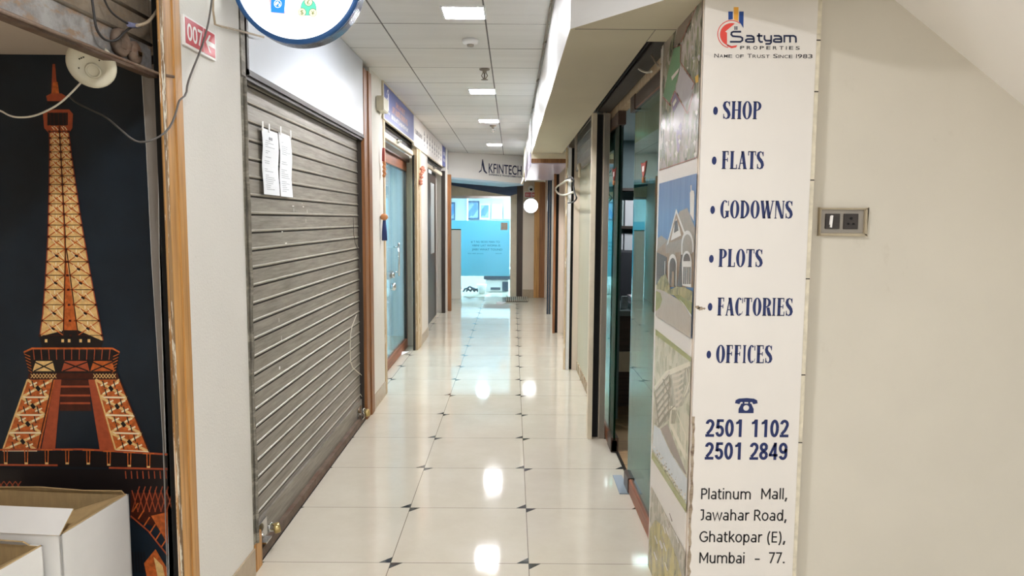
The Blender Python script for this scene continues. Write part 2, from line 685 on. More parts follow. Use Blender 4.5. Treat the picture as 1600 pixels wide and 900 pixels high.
# niche shell behind the half-open shutter
b = MB()
b.box(-2.95, -2.85, .2, 2.62, 0, 2.2)
b.box(-2.85, -1.20, 2.50, 2.62, 0, 2.2)
b.box(-2.85, -1.30, .2, .30, 0, 2.2)
struct('wall_niche', b, M['pale_wall'])
struct('ceiling_niche', MB().box(-2.85, -1.20, .30, 2.50, 2.034, 2.2), M['pale_wall'])
# niche jamb: worn timber edge, black lining for the shaded channel, honey wood face
b = MB()
b.box(-1.0695, XL + .007, 2.220, 2.250, 0, 2.5, 1)
b.box(-1.0695, XL + .006, 2.250, 2.365, 0, CZ, 0)
b.box(-1.0695, XL + .010, 2.305, 2.311, 0, CZ, 0)
struct('trim_1', b, [M['wood_honey'], M['wood_worn']], .002)
struct('trim_2', MB().box(-1.147, -1.0695, 2.350, 2.364, 0, 2.26), M['black'])
# timber around the closed shutter
b = MB()
b.box(-1.13, XL + .004, 5.235, 5.36, 0, 2.56)
b.box(-1.13, XL + .014, 5.36, 5.47, 0, 2.56)
struct('trim_3', b, M['wood_brown'], .004)
struct('trim_4', MB().box(-1.16, XL + .008, 6.0, 6.075, 0, 2.30), M['wood_pale'], .003)
b = MB()
b.box(-1.118, -1.088, 8.06, 8.10, .0, 2.2, 1)  # black box stands for the shade in the narrow gap
b.box(-1.118, XL + .004, 8.10, 8.24, 0, 2.28)
b.box(-1.118, XL + .012, 8.24, 8.40, 0, 2.28)
struct('trim_5', b, [M['wood_pale'], M['black']], .003)
struct('trim_6', MB().box(-1.115, -1.060, 11.35, 11.42, 0, 2.24), M['dark'], .003)
struct('wall_left', MB().box(-1.24, -1.19, 11.16, 11.64, 0, 2.2), mat('pale_grey_return', (204, 202, 196), .5, var=.04, vs=2), .002)
struct('trim_7', MB().box(-1.064, -.985, 11.60, 11.69, 0, 2.20), M['wood_brown'], .004)

# ---- right side masonry
b = MB()
b.box(.602, .972, 2.358, 3.0, 0, CZ)
struct('pillar', b, M['pale_wall'])
b = MB()
b.box(.972, 4.2, 2.42, 2.60, 0, CZ)
struct('wall_right', b, M['beige_wall'])
# the white underside of the stair flight
d = Vector((.44, 0, -.331)).normalized()
nrm = Vector((-.331, 0, -.44)).normalized()
p0 = on(1, 2.42, 1398, 0)
A, B = p0 - d * .45, p0 + d * 2.2
struct('stair_soffit', MB().prism([(A.x, 2.42, A.z), (B.x, 2.42, B.z), (B.x - nrm.x * .14, 2.42, B.z - nrm.z * .14), (A.x - nrm.x * .14, 2.42, A.z - nrm.z * .14)], (0, -.95, 0)), M['white_paint'])

# bulkhead over the right shopfronts: white laminate sides, cream underside
SZ = 2.187


def bulk(name, poly, z0, z1=CZ):
    q = MB()
    n = len(poly)
    vs = [(x, y, z0) for x, y in poly] + [(x, y, z1) for x, y in poly]
    q.add(vs, [list(range(n))[::-1], list(range(n, 2 * n))], 0)
    q.add(vs, [(i, (i + 1) % n, n + (i + 1) % n, n + i) for i in range(n)], 1)
    return q


q = bulk('bulkhead', [(.208, 2.722), (.79, 1.955), (.97, 1.955), (.97, 2.357), (.601, 2.357), (.601, 2.90), (.522, 2.90), (.522, 7.70), (.202, 7.70)], SZ)
q.box(.225, .60, 2.718, 2.7205, SZ - .0012, SZ + .001, 2)
q.box(.52, .522, 2.72, 2.90, SZ - .0012, SZ + .001, 2)
struct('bulkhead', q, [M['soffit'], M['white_lam'], M['wire_grey']])
struct('bulkhead', bulk('b', [(.190, 7.76), (.60, 7.76), (.60, 13.74), (.190, 13.74)], 2.20), [M['soffit'], M['white_lam']])

# lining wall behind the right shopfronts
b = MB()
b.box(.672, .74, 5.28, 13.86, 0, CZ, 0)
b.box(.668, .74, 3.0, 5.28, 2.30, CZ, 0)
b.box(.60, .668, 7.07, 7.13, 0, 2.3, 0)
b.box(.605, .672, 9.42, 9.5, 0, 2.3, 0)
struct('wall_right', b, M['pale_wall'])
struct('trim_8', MB().box(.648, .70, 3.0, 5.28, 2.155, 2.30), M['wood_pale'], .003)
# door panel in the second right-hand front, with its skirting
b = MB()
b.box(.655, .672, 5.30, 7.07, .09, 2.15, 0)
b.box(.648, .672, 5.30, 7.07, 0, .09, 1)
struct('door_5', b, [mat('greenish_beige_panel', (190, 184, 160), .4, var=.06, vs=4, st=(1, 4, .3)), M['wood_worn']])
# posts
b = MB()
b.box(.521, .552, 4.79, 4.87, 0, 2.187, 0)
b.box(.552, .598, 4.835, 4.87, 0, 2.187, 1)  # black box painted as the shade of the gap
b.box(.598, .638, 4.80, 4.87, 0, 2.187, 2)
struct('trim_9', b, [M['cream_metal'], M['black'], M['grey_metal']], .002)
b = MB()
b.box(.519, .536, 7.075, 7.12, 0, 2.187, 0)
b.box(.540, .572, 7.055, 7.12, 0, 2.187, 1)
b.box(.572, .602, 7.09, 7.13, 0, 2.187, 2)  # gap filled with black for its shade
struct('trim_10', b, [M['wood_pale'], M['white_lam'], M['black']], .002)
b = MB()
b.box(.536, .566, 9.38, 9.44, 0, 2.20, 0)
b.box(.566, .606, 9.42, 9.46, 0, 2.20, 1)  # black filling gives this gap its shade
struct('trim_11', b, [M['wood_brown'], M['black']], .002)
b = MB()
b.box(.545, .612, 11.30, 11.33, 0, 2.20, 0)
b.box(.545, .552, 11.295, 11.30, 0, 2.20, 1)
b.box(.578, .584, 11.295, 11.30, 0, 2.20, 1)
struct('window_1', b, [M['dark_glass'], M['steel']])

# ---- far end
b = MB()
b.box(.20, .415, 13.74, 13.86, 0, CZ)
b.box(.62, .672, 13.74, 13.86, 0, CZ)
b.box(-1.24, .20, 13.80, 13.86, 2.10, CZ)
struct('wall_far', b, M['pale_wall'])
struct('baseboard_far', MB().box(.205, .41, 13.73, 13.74, 0, .155), M['skirt'])
b = MB()
b.box(.415, .51, 13.70, 13.78, 0, 2.2, 0)
b.box(.51, .62, 13.72, 13.78, 0, 2.2, 1)
struct('trim_12', b, [M['wood_honey'], M['wood_brown']], .003)
struct('trim_13', MB().box(.085, .20, 13.74, 13.84, 0, 2.15), M['wood_dark'], .003)

# ---- end shop room and its glass front
b = MB()
b.box(-2.2, 1.6, 17.0, 17.1, 0, 2.5)
b.box(-2.3, -2.2, 13.9, 17.1, 0, 2.5)
b.box(1.6, 1.7, 13.9, 17.1, 0, 2.5)
struct('wall_shop_back', b, M['room_white'])
struct('ceiling_shop', MB().box(-2.3, 1.7, 13.87, 17.1, 2.22, 2.32), M['room_white'])
f = MB()
f.box(-1.24, .085, 13.79, 13.85, 1.93, 2.10, 0)
f.box(-.035, .085, 13.79, 13.85, 0, 1.93, 0)
f.box(-1.24, -.035, 13.79, 13.85, 1.885, 1.93, 1)
win = struct('window_2', f, [M['cream_metal'], M['steel']])
MB().box(-1.24, -.035, 13.812, 13.822, 0, 1.885).build('pane', M['glass_shop'], win)
fm = MB().box(-1.22, -.05, 13.808, 13.811, .405, 1.465).build('frosted_film', M['film'], win)
t = MB()
fr = lambda x, y: (on(1, 13.806, x, y), Vector((1, 0, 0)), Vector((0, 0, 1)))
t.text('# T NU BOIX MAN TO', fr(736, 379.3), 0, .040, .55)
t.text('VBIN! LAT WOMA IS', fr(737.5, 385), 0, .040, .54)
t.text('JABI! WHAT TOUND', fr(737.5, 391.2), 0, .040, .58)
t.text('lorwil avuo', fr(731.5, 396.8), 0, .022, .29)
t.text('umorum', fr(774, 396.8), 0, .022, .12)
t.build('film_lettering', M['film_ink'], fm)
MB().box(on(1, 13.806, 782.5, 348.5).x, on(1, 13.806, 793, 359).x, 13.802, 13.8075, on(1, 13.806, 787, 359.5).z, on(1, 13.806, 787, 348).z).build('sticker', mat('peach_sticker', (226, 206, 190), .6, var=.2, vs=40), win)
# raised shutter drum above the end shop
b = MB()
L0, L1 = on(1, 13.70, 704, 281), on(1, 13.70, 806, 305)
b.prism([on(1, 13.70, *p) for p in ((698, 279), (808, 287), (808, 303), (796, 306), (698, 288))], (0, .07, 0), 0)
struct('trim_14', b, mat('blue_grey_shutter_band', (66, 82, 112), .4, .2, var=.2, vs=3, st=(2, 1, 14)))

# ---- office behind the right glass
b = MB()
b.box(.74, 4.0, 8.0, 8.1, 0, 2.5)
b.box(3.0, 3.1, 2.6, 8.0, 0, 2.5)
b.box(.74, .80, 5.28, 8.0, 0, 2.3)
struct('wall_office', b, M['teal_wall'])
struct('ceiling_office', MB().box(.74, 3.1, 2.6, 8.1, 2.36, 2.46), M['room_white'])
struct('floor_office', MB().box(.69, 3.0, 3.0, 8.0, .0, .004), M['wood_floor'])
b = MB()
b.box(.672, .692, 3.0, 5.28, 0, .008)
struct('trim_15', b, M['steel'])

# ---- room behind the left glass door
b = MB()
b.box(-3.2, -3.1, 6.0, 9.2, 0, 2.3)
b.box(-3.1, -1.31, 5.9, 6.0, 0, 2.3)
b.box(-3.1, -1.31, 9.1, 9.2, 0, 2.3)
struct('wall_shop_left', b, M['room_white'])
struct('ceiling_shop_left', MB().box(-3.2, -1.31, 5.9, 9.2, 2.3, 2.4), M['room_white'])
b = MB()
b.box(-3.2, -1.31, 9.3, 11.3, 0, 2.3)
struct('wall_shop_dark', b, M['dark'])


# ================================================================== LIGHTS
def led(x, y, z, label, group, s=.108, first=[None]):
    if first[0] is None:
        t = thing('ceiling_light', (x, y, z), label, 'ceiling light', group)
        q = MB()
        for a0, a1, c0, c1 in ((-s - .012, s + .012, -s - .012, -s), (-s - .012, s + .012, s, s + .012), (-s - .012, -s, -s, s), (s, s + .012, -s, s)):
            q.box(x + a0, x + a1, y + c0, y + c1, z - .008, z)
        q.build('frame', M['lamp_frame'], t)
        MB().box(x - s, x + s, y - s, y + s, z - .006, z - .001).build('diffuser', M['panel'], t)
        first[0] = t
        return t
    return dup(first[0], (x, y, z), label, group)


G = 'square corridor ceiling lights'
led(-.270, 4.02, CZ, 'square white ceiling light nearest the camera, biggest of the row', G)
led(-.270, 6.42, CZ, 'second square ceiling light from the camera, just beyond the first sprinkler', G)
led(-.275, 8.32, CZ, 'third square ceiling light from the camera, beside the farther sprinkler', G)
led(-.275, 10.92, CZ, 'farthest corridor ceiling light, just before the far white fascia sign', G)
for (x, y) in ((-.27, 1.0), (-.27, -1.6), (-2.3, -.9), (-2.3, -3.0)):
    led(x, y, CZ, 'unseen square white ceiling light added behind the camera', 'lights behind the camera')  # unseen lamps; the far-left pair added to brighten the stair underside
led(-.62, 15.3, 2.22, 'left square ceiling light inside the glass fronted shop at the end', 'lights in the end shop')
led(-1.3, 14.5, 2.22, 'unseen ceiling light added behind the brown jamb to brighten the end shop', 'lights in the end shop')  # added lamp, out of sight, to brighten the end shop
led(.9, 14.8, 2.22, 'unseen ceiling light added behind the far pier to brighten the end shop', 'lights in the end shop')  # another unseen lamp added for a brighter end shop
led(-.9, 14.15, 2.22, 'front left ceiling light added just behind the end glass to brighten its film', 'lights in the end shop')  # added near the glass so the frosted film looks brighter
led(.35, 14.3, 2.22, 'front right ceiling light added just behind the end glass to brighten its film', 'lights in the end shop')  # added likewise to light the film from behind
led(.2, 16.2, 2.22, 'rear ceiling light added to brighten the end shop', 'lights in the end shop')  # extra lamp, added to lift the light in this room
led(-.25, 14.9, 2.22, 'right square ceiling light inside the glass fronted shop at the end', 'lights in the end shop')
led(-1.62, 6.7, 2.3, 'nearer square ceiling light added to brighten the shop behind the left glass door', 'lights in side shops')  # added lamp; lightens what shows through the left glass door
led(-1.62, 7.9, 2.3, 'farther square ceiling light added to brighten the shop behind the left glass door', 'lights in side shops')  # second added lamp, in front of the curtain
led(1.7, 6.9, 2.36, 'square ceiling light inside the office behind the right glass panes', 'lights in side shops')


# ================================================================== PRINT HELPERS
def flat(axis, val, dirn, step=.0006):
    """returns f(points, layer) putting traced outlines on the sheet's own plane; dirn = which way the sheet faces"""
    n = [0]

    def g(pts, k=0):
        n[0] += 1
        return [on(axis, val + dirn * step * (k + (n[0] % 40) * .02), *p) for p in pts]
    return g


# ---- lit lattice tower poster in the niche
t = thing('poster', (-1.9, 2.495, .02), 'tall night poster of a glowing orange lattice tower, inside the half open shop', 'poster')
P = flat(1, 2.494, -1)
b = MB()
eR = [on(1, 2.494, *p) for p in ((221, 116), (228, 230), (236, 400), (246, 560), (254, 690), (261, 890))]
b.prism([Vector((-2.75, 2.4945, .02)), Vector((-2.75, 2.4945, 2.033)), Vector((eR[0].x, 2.4945, 2.033))] + [Vector((p.x, 2.4945, p.z)) for p in eR] + [Vector((eR[-1].x, 2.4945, .02))], (0, .004, 0), 0)
mm = [mat('night_sky_print', (30, 41, 51), .3, var=.45, vs=2.6),
      mat('tower_amber_print', (250, 200, 130), .4, var=.25, vs=70), mat('tower_cream_print', (255, 236, 196), .4),
      mat('tower_orange_print', (206, 104, 46), .4, var=.4, vs=60), mat('tower_dark_print', (74, 32, 20), .4, var=.3, vs=40),
      mat('tower_rust_print', (176, 82, 50), .4, var=.2, vs=40), mat('tower_black_print', (30, 24, 24), .4)]


def strip(p, q, wd, m, k):
    p, q = Vector(p), Vector(q)
    n = Vector((-(q - p).y, (q - p).x)).normalized() * wd / 2
    b.poly(P([p + n, q + n, q - n, p - n], k), m)


# spire and top gallery
b.poly(P([(82, 100), (86, 100), (90, 148), (80, 148)], 1), 5)
b.poly(P([(83, 128), (90, 128), (93, 150), (80, 150)], 2), 3)
b.poly(P([(72, 150), (80, 146), (96, 146), (106, 152), (100, 158), (74, 158)], 2), 5)
b.poly(P([(76, 158), (100, 158), (104, 164), (72, 164)], 1), 6)
b.poly(P([(72, 171), (108, 171), (114, 178), (113, 200), (108, 208), (76, 208), (69, 200), (67, 178)], 2), 5)
b.poly(P([(74, 176), (106, 176), (106, 196), (74, 196)], 3), 6)
for x in (78, 84, 91, 98, 103):
    strip((x, 176), (x + 1, 196), 1.2, 4, 4)
# shaft
LE = [(77, 196), (78, 228), (77, 290), (75, 370), (71, 440), (67, 490), (62, 526)]
RE = [(106, 196), (111, 240), (117, 280), (125, 335), (136, 400), (148, 465), (161, 532)]


def ed(E_, y):
    for (x0, y0), (x1, y1) in zip(E_[:-1], E_[1:]):
        if y <= y1:
            break
    return x0 + (x1 - x0) * (y - y0) / (y1 - y0)


b.poly(P(LE + RE[::-1], 1), 1)
b.poly(P([(91.5, 196), (93.5, 196), (97, 260), (101, 340), (103, 400), (122, 526), (98, 526), (101, 400), (98, 330), (95, 260)], 2), 3)
ys = [196]
st_ = 9.5
while ys[-1] < 522:
    ys.append(ys[-1] + st_)
    st_ *= 1.055
ys[-1] = 524
for y0, y1 in zip(ys[:-1], ys[1:]):
    l0, r0, l1, r1 = ed(LE, y0), ed(RE, y0), ed(LE, y1), ed(RE, y1)
    c0 = 92.5 + (y0 - 196) * .055
    c1 = 92.5 + (y1 - 196) * .055
    g0 = max(0, (y0 - 380) * .08)
    g1 = max(0, (y1 - 380) * .08)
    for a0, a1, e0, e1 in ((l0, c0 - g0, l1, c1 - g1), (c0 + g0, r0, c1 + g1, r1)):
        strip((a0, y0), (e1, y1), 1.6, 3, 3)
        strip((a1, y0), (e0, y1), 1.6, 3, 3)
        for fz in (.25, .62):
            xa, xb = a0 + (a1 - a0) * fz, a0 + (a1 - a0) * (fz + .28)
            strip((xa, y0 + (y1 - y0) * .22), (xb, y0 + (y1 - y0) * .75), 1.1, 2, 4)
        strip((a0, y1), (e1, y1), .9, 4, 4)
        am = (a0 + a1) / 2
        strip((am, y0 + 1), (am, y0 + (y1 - y0) * .28), 1.6, 2, 4)
        if y0 > 370:
            strip((am - 2, y0 + (y1 - y0) * .5), (am + 3, y0 + (y1 - y0) * .6), 3.0, 6, 5)
    for x in (l1, c1, r1):
        b.poly(P([(x - 2, y1 - 1.5), (x + 2, y1 - 1.5), (x + 2, y1 + 1.8), (x - 2, y1 + 1.8)], 6), 4)
    strip((c0 - g0, y0), (c1 - g1, y1), 1.6, 4, 5)
    if g1 > 1:
        strip((c0 + g0, y0), (c1 + g1, y1), 1.6, 4, 5)
for E_ in (LE, RE):
    for p, q in zip(E_[:-1], E_[1:]):
        strip(p, q, 1.6, 5, 5)
# second gallery
b.poly(P([(62, 526), (100, 516), (122, 516), (161, 533), (158, 546), (66, 546)], 3), 6)
for x in (70, 96, 106, 124, 137):
    b.poly(P([(x, 530), (x + 4, 530), (x + 4, 535), (x, 535)], 4), 1)
b.poly(P([(37, 550), (50, 543), (176, 543), (187, 550), (182, 583), (46, 583)], 4), 6)
b.poly(P([(37, 549), (50, 543), (176, 543), (187, 549), (187, 552), (176, 546), (50, 546), (37, 552)], 5), 3)
for x in range(52, 176, 12):
    strip((x, 546), (x + (x - 112) * -.03, 562), 1.4, 5, 5)
for k in range(6):
    strip((38 + k * 1.2, 553 + k * 5), (47 + k * .6, 557 + k * 5), 1.2, 3, 5)
    strip((186 - k * 1.0, 553 + k * 5), (177 - k * .4, 557 + k * 5), 1.2, 3, 5)
for x0, x1, m in ((53, 84, 1), (98, 138, 5), (143, 177, 3)):
    b.poly(P([(x0 + 3, 564), (x1 - 2, 564), (x1 + 2, 580), (x0 - 2, 580)], 5), m)
    strip((x0, 580), (x1, 565), 2, 6, 6)
    strip((x0, 565), (x1, 580), 2, 6, 6)
b.poly(P([(45, 583), (184, 583), (186, 592), (43, 592)], 5), 4)
for x in list(range(48, 84, 5)) + list(range(146, 180, 5)):
    strip((x, 584), (x + 5, 591), 1, 1, 6)
    strip((x + 5, 584), (x, 591), 1, 1, 6)
# legs
b.poly(P([(43, 593), (86, 593), (62, 704), (4, 704)], 2), 3)
b.poly(P([(146, 593), (187, 593), (233, 706), (176, 704)], 2), 3)
b.poly(P([(86, 593), (96, 593), (86, 704), (64, 704)], 3), 5)
b.poly(P([(138, 593), (147, 593), (178, 704), (156, 704)], 3), 5)
b.poly(P([(96, 593), (138, 593), (143, 642), (93, 642)], 1), 4)
for y in (604, 618, 630):
    strip((94, y), (141, y), 3, 5, 2)
legs = [((43, 593), (4, 704), (83, 593), (58, 704)), ((149, 593), (181, 704), (187, 593), (233, 706))]
for a, a2, c, c2 in legs:
    N = 4
    for k in range(N):
        f0, f1 = k / N, (k + 1) / N
        A0, A1 = Vector(a).lerp(Vector(a2), f0), Vector(a).lerp(Vector(a2), f1)
        C0, C1 = Vector(c).lerp(Vector(c2), f0), Vector(c).lerp(Vector(c2), f1)
        mid = (A0 + A1 + C0 + C1) / 4
        for q0, q1, wd, m in ((A0, C1, 4, 1), (C0, A1, 4, 1), (A1, C1, 2.6, 2), (A0, A1, 2.4, 1), (C0, C1, 2, 4)):
            strip(q0, q1, wd, m, 4)
        for s0 in (A0, C0, A1, C1):
            e = s0.lerp(mid, .55)
            strip(e + Vector((-5, 2)), e + Vector((6, -3)), 2.4, 2, 5)
            strip(e + Vector((-2, -6)), e + Vector((1, 5)), 1.6, 6, 5)
        b.poly(P([mid + Vector(v) for v in ((-4, -1), (0, -5), (5, 1), (1, 5))], 6), 6)
# lower gallery with brackets
b.poly(P([(-40, 706), (130, 706), (262, 712), (262, 731), (-40, 728)], 3), 6)
for p, q in (((-40, 703), (130, 702)), ((130, 702), (262, 710)), ((-40, 726), (90, 727)), ((170, 731), (262, 733))):
    strip(p, q, 3, 5, 6)
for k, x in enumerate((9, 41, 73, 105, 138, 170, 202, 232)):
    y = 702 + max(0, x - 130) * .055
    strip((x - 2.4, y + 2), (x - 2, y + 22), 1.5, 3, 7)
    strip((x + 2.4, y + 2), (x + 2, y + 22), 1.5, 3, 7)
    strip((x - 2.6, y + 22), (x + 2.6, y + 22), 3, 1, 7)
    strip((x - 9, y + 1), (x + 9, y + 1), 2, 3, 7)
b.poly(P([(-40, 730), (262, 735), (262, 770), (-40, 770)], 4), 6)
for x in range(-30, 30, 9):
    strip((x, 752), (x + 9, 764), 1.5, 5, 5)
    strip((x + 9, 752), (x, 764), 1.5, 5, 5)
for k in range(8):
    strip((196 + k * 9, 736), (197 + k * 9, 748), 1.6, 5, 5)
b.poly(P([(204, 770), (262, 752), (262, 830), (204, 810)], 4), 4)
for k in range(7):
    strip((206 + k * 9, 766), (216 + k * 9, 800), 1.6, 5, 6)
    strip((218 + k * 9, 760), (206 + k * 9, 800), 1.6, 5, 6)
b.poly(P([(236, 806), (262, 800), (262, 850)], 6), 3)
for k in range(6):
    strip((207 + k * 9, 800 + k * 11), (216 + k * 9, 786 + k * 11), 2, 3, 7)
strip((204, 806), (232, 830), 2.4, 5, 6)
strip((232, 830), (262, 868), 2.4, 5, 6)
b.poly(P([(225, 880), (243, 858), (262, 890), (262, 905), (230, 905)], 5), 3)
b.poly(P([(240, 870), (254, 884), (258, 903), (246, 900)], 6), 1)
for k in range(5):
    strip((207 + k * 4.5, 862), (209 + k * 4.5, 895), 2, 6, 5)
b.build('printed_sheet', mm, t)
# the curled pale edge of the sheet
b = MB()
e = [on(1, 2.488, *p) for p in ((219, 100), (221, 116), (228, 230), (236, 400), (246, 560), (254, 690), (261, 905))]
wd_ = [.056, .054, .037, .024, .014, .006, .003]
for (p, q), (w0, w1) in zip(zip(e[:-1], e[1:]), zip(wd_[:-1], wd_[1:])):
    Q0, Q1 = Vector((.0035, -.003, 0)), Vector((.0035, -.003, 0))
    b.poly([p, q, q + Q1, p + Q0], 0)
    b.poly([p + Q0, q + Q1, q + Vector((w1, .006, 0)), p + Vector((w0, .006, 0))], 1)
    b.poly([p + Vector((w0, .006, 0)), q + Vector((w1, .006, 0)), q + Vector((w1 + .004, .004, 0)), p + Vector((w0 + .004, .004, 0))], 0)
o = b.build('curled_edge', [M['paper'], mat('sheet_back_grey', (150, 142, 134), .7)], t)
o['label'] = 'pale curled edge of the poster'

# ---- cartons in front of the poster
def carton(c, w_, d_, h, label, flaps, rot):
    t = thing('cardboard_box', (c[0], c[1], 0), label, 'box', 'white cartons in the half open shop')
    q = MB()
    th = .006
    Rm = Matrix.Rotation(rot, 3, 'Z')
    loc = lambda x, y, z: Vector((c[0], c[1], 0)) + Rm @ Vector((x, y, z))
    def bx(x0, x1, y0, y1, z0, z1, m):
        vs = [loc(x, y, z) for x in (x0, x1) for y in (y0, y1) for z in (z0, z1)]
        q.add(vs, [(0, 1, 3, 2), (4, 6, 7, 5), (0, 4, 5, 1), (2, 3, 7, 6), (0, 2, 6, 4), (1, 5, 7, 3)], m)
    X, Y = w_ / 2, d_ / 2
    bx(-X, X, -Y, -Y + th, 0, h, 0)
    bx(-X, X, Y - th, Y, 0, h, 0)
    bx(-X, -X + th, -Y, Y, 0, h, 0)
    bx(X - th, X, -Y, Y, 0, h, 0)
    bx(-X, X, -Y, Y, 0, th, 0)
    for sx in (-1, 1):
        bx(sx * (X - th) - .001, sx * (X - th) + .001, -Y + th, Y - th, th, h, 1)
    bx(-X + th, X - th, Y - th - .002, Y - th, th, h, 1)
    q.build('carton_body', [M['carton'], M['carton_in']], t)
    for pts in flaps:
        q = MB()
        V = [loc(*p) for p in pts[0]]
        n = (V[1] - V[0]).cross(V[2] - V[0]).normalized()
        q.add(V + [v + n * .004 for v in V], [list(range(len(V)))], pts[1])
        k = len(V)
        q.f += [[k + i for i in range(k)][::-1]] + [[i, (i + 1) % k, k + (i + 1) % k, k + i] for i in range(k)]
        q.m += [pts[2]] + [1] * k
        q.s += [False] * (k + 1)
        q.build('flap', [M['carton'], M['carton_in']], t)
    return t


# ---- half-open shutter over the niche
t = thing('rolling_shutter', (-1.15, 1.28, 1.93), 'half raised rusty brown rolling shutter over the poster recess, upper left', 'rolling shutter')
b = MB()
zs = 1.945
k = 0
while zs < 2.55:
    hgt = .085 if k == 0 else .072
    m = 0 if k == 0 else 2
    b.box(-1.152, -1.146, .32, 2.335, zs, zs + hgt, m)
    b.tube([(-1.146, .32, zs + hgt), (-1.146, 2.335, zs + hgt)], .006, 2, 6)
    zs += hgt + .006
    k += 1
b.build('curtain', [M['old_plate'], M['old_plate'], M['old_slat']], t)
b = MB()
b.box(-1.158, -1.128, .32, 2.335, 1.928, 1.945)
b.tube([(-1.125, 1.6, 1.937), (-1.115, 2.05, 1.936), (-1.075, 2.25, 1.922), (-1.045, 2.27, 1.920)], .005, 0, 6)
b.build('bottom_bar', M['rust_bar'], t)
b = MB()
lc = on(0, -1.142, 197, 72)
b.lathe([(.0, 0), (.040, 0), (.040, .014), (.030, .022), (.028, .012), (0, .012)], lc + Vector((0, -.045, 0)), (1, 0, 0), 0, 18)
b.lathe([(.0, 0), (.034, 0), (.034, .012), (.022, .018), (0, .018)], lc + Vector((0, .035, -.012)), (1, 0, 0), 0, 18)
b.obox(lc + Vector((.008, 0, -.004)), (0, .05, 0), (0, 0, .012), (.006, 0, 0), 0)
b.obox(lc + Vector((.018, .036, -.014)), (0, .012, 0), (0, 0, .006), (.005, 0, 0), 1)
b.build('lock', [M['rust_bar'], M['steel']], t)

# ---- old round lamp base hanging below the shutter
c = on(1, 2.10, 146, 99)
t = thing('ceiling_rose', (c.x, c.y, c.z), 'round yellowed plastic lamp base hanging under the rusty shutter', 'lamp base')
ax = Vector((.12, -.86, -.42)).normalized()
b = MB()
b.lathe([(0, .0), (.056, 0), (.066, .012), (.066, .018), (.061, .021), (.040, .021), (.037, .017), (.0, .017)], c, ax, 0, 32)
b.build('base_plate', M['plastic_old'], t)
b = MB()
u = ax.orthogonal().normalized()
v = ax.cross(u)
b.lathe([(.018, .017), (.022, .021), (.019, .023), (.0155, .020), (.018, .017)], c + v * .012 + u * .01, ax, 0, 20, False)
b.build('holder_ring', M['plastic_old'], t)
for (x, y) in ((-.030, .0), (-.026, .010), (-.028, -.012), (.0, -.028), (.006, -.031), (-.006, -.025), (.03, -.02)):
    MB().lathe([(0, .0172), (.0022, .0174), (0, .0222)], c + u * x + v * y, ax, 0, 8).build('screw_hole', M['plastic_hole'], t)


def wire(name, pts, r, m, label, sm=2, n=6):
    q = MB().tube(pts, r, 0, n, sm)
    return tag(q.build(name, M[m]), label, 'cable')


yy = lambda Y, L: [on(1, Y, *p) for p in L]
xx = lambda X, L: [on(0, X, *p) for p in L]
wire('lamp_cable', yy(2.12, [(-30, 165), (0, 172), (14, 181), (30, 184), (52, 182), (72, 174), (92, 163), (110, 147), (134, 121)]), .0028, 'wire_white', 'cream flex sagging from the round plastic lamp base to the left')
wire('hanging_cable', [on(1, 2.44, 108, 150), on(1, 2.42, 118, 160)] + [on(1, 2.36 - .03 * i, *p) for i, p in enumerate([(140, 171), (165, 182)])] + yy(2.15, [(190, 204), (208, 219), (222, 223), (244, 217)]) + xx(-1.045, [(262, 204), (272, 186), (279, 160), (281, 156), (291, 148), (293, 130), (302, 106), (313, 80), (321, 54), (327, 30), (332, -8)]), .0032, 'wire_grey', 'thin grey cable drooping across the honey wood jamb up to the ceiling', 1)
wire('sign_cable', xx(-1.052, [(333, -6), (333, 16), (336, 38), (345, 41)]) + [on(0, -1.05, 374, 48), on(0, -1.04, 412, 58)], .004, 'wire_brown', 'thin brown conduit running from the plaster wall to the round lit sign', 0)
wire('shutter_cable', xx(-1.12, [(143, -8), (147, 22), (150, 45), (160, 60), (172, 65), (184, 62), (194, 50), (206, 42)]), .0035, 'wire_black', 'dark cable looping down over the rusty shutter lock')
wire('shutter_cable', xx(-1.115, [(160, -8), (170, 15), (184, 28), (202, 38)]) , .003, 'wire_black', 'short black cable running into the blue tape joint on the shutter')
q = MB().tube(xx(-1.112, [(201, 38), (209, 40), (216, 40)]), .0075, 0, 8)
tag(q.build('tape_joint', M['tape_blue']), 'blue grey tape wrapped round the cable joint on the rusty shutter', 'tape')
wire('shutter_cable', xx(-1.10, [(214, 40), (228, 37), (238, 28), (246, 15), (256, 4), (268, -4)]), .005, 'wire_brown', 'stained pale cable rising from the blue tape joint to the wood jamb')

# cartons (placed from the traced corners)
carton((-1.566, 2.234), .50, .327, .548, 'larger white cardboard box with torn brown flaps standing before the tower poster', [
    ([(-.25, -.1635, .548), (.248, -.1635, .548), (.262, -.118, .612), (-.25, -.118, .612)], 1, 0),
    ([(.247, -.15, .548), (.247, .155, .549), (.185, .06, .532), (.13, -.02, .540), (.165, -.07, .560)], 1, 1),
    ([(-.25, .160, .548), (.24, .160, .549), (.235, .150, .566), (.1, .150, .562), (-.06, .150, .568), (-.25, .150, .560)], 1, 1),
], math.radians(-4.9))
carton((-1.584, 1.935), .40, .24, .528, 'smaller open white cardboard box in the lower left corner, in front of the larger carton', [
    ([(.198, -.11, .528), (.198, .115, .528), (.165, .10, .512), (.15, -.10, .512)], 1, 1),
    ([(-.20, .118, .528), (.16, .118, .528), (.15, .105, .545), (-.20, .105, .545)], 1, 0),
], math.radians(-7.2))

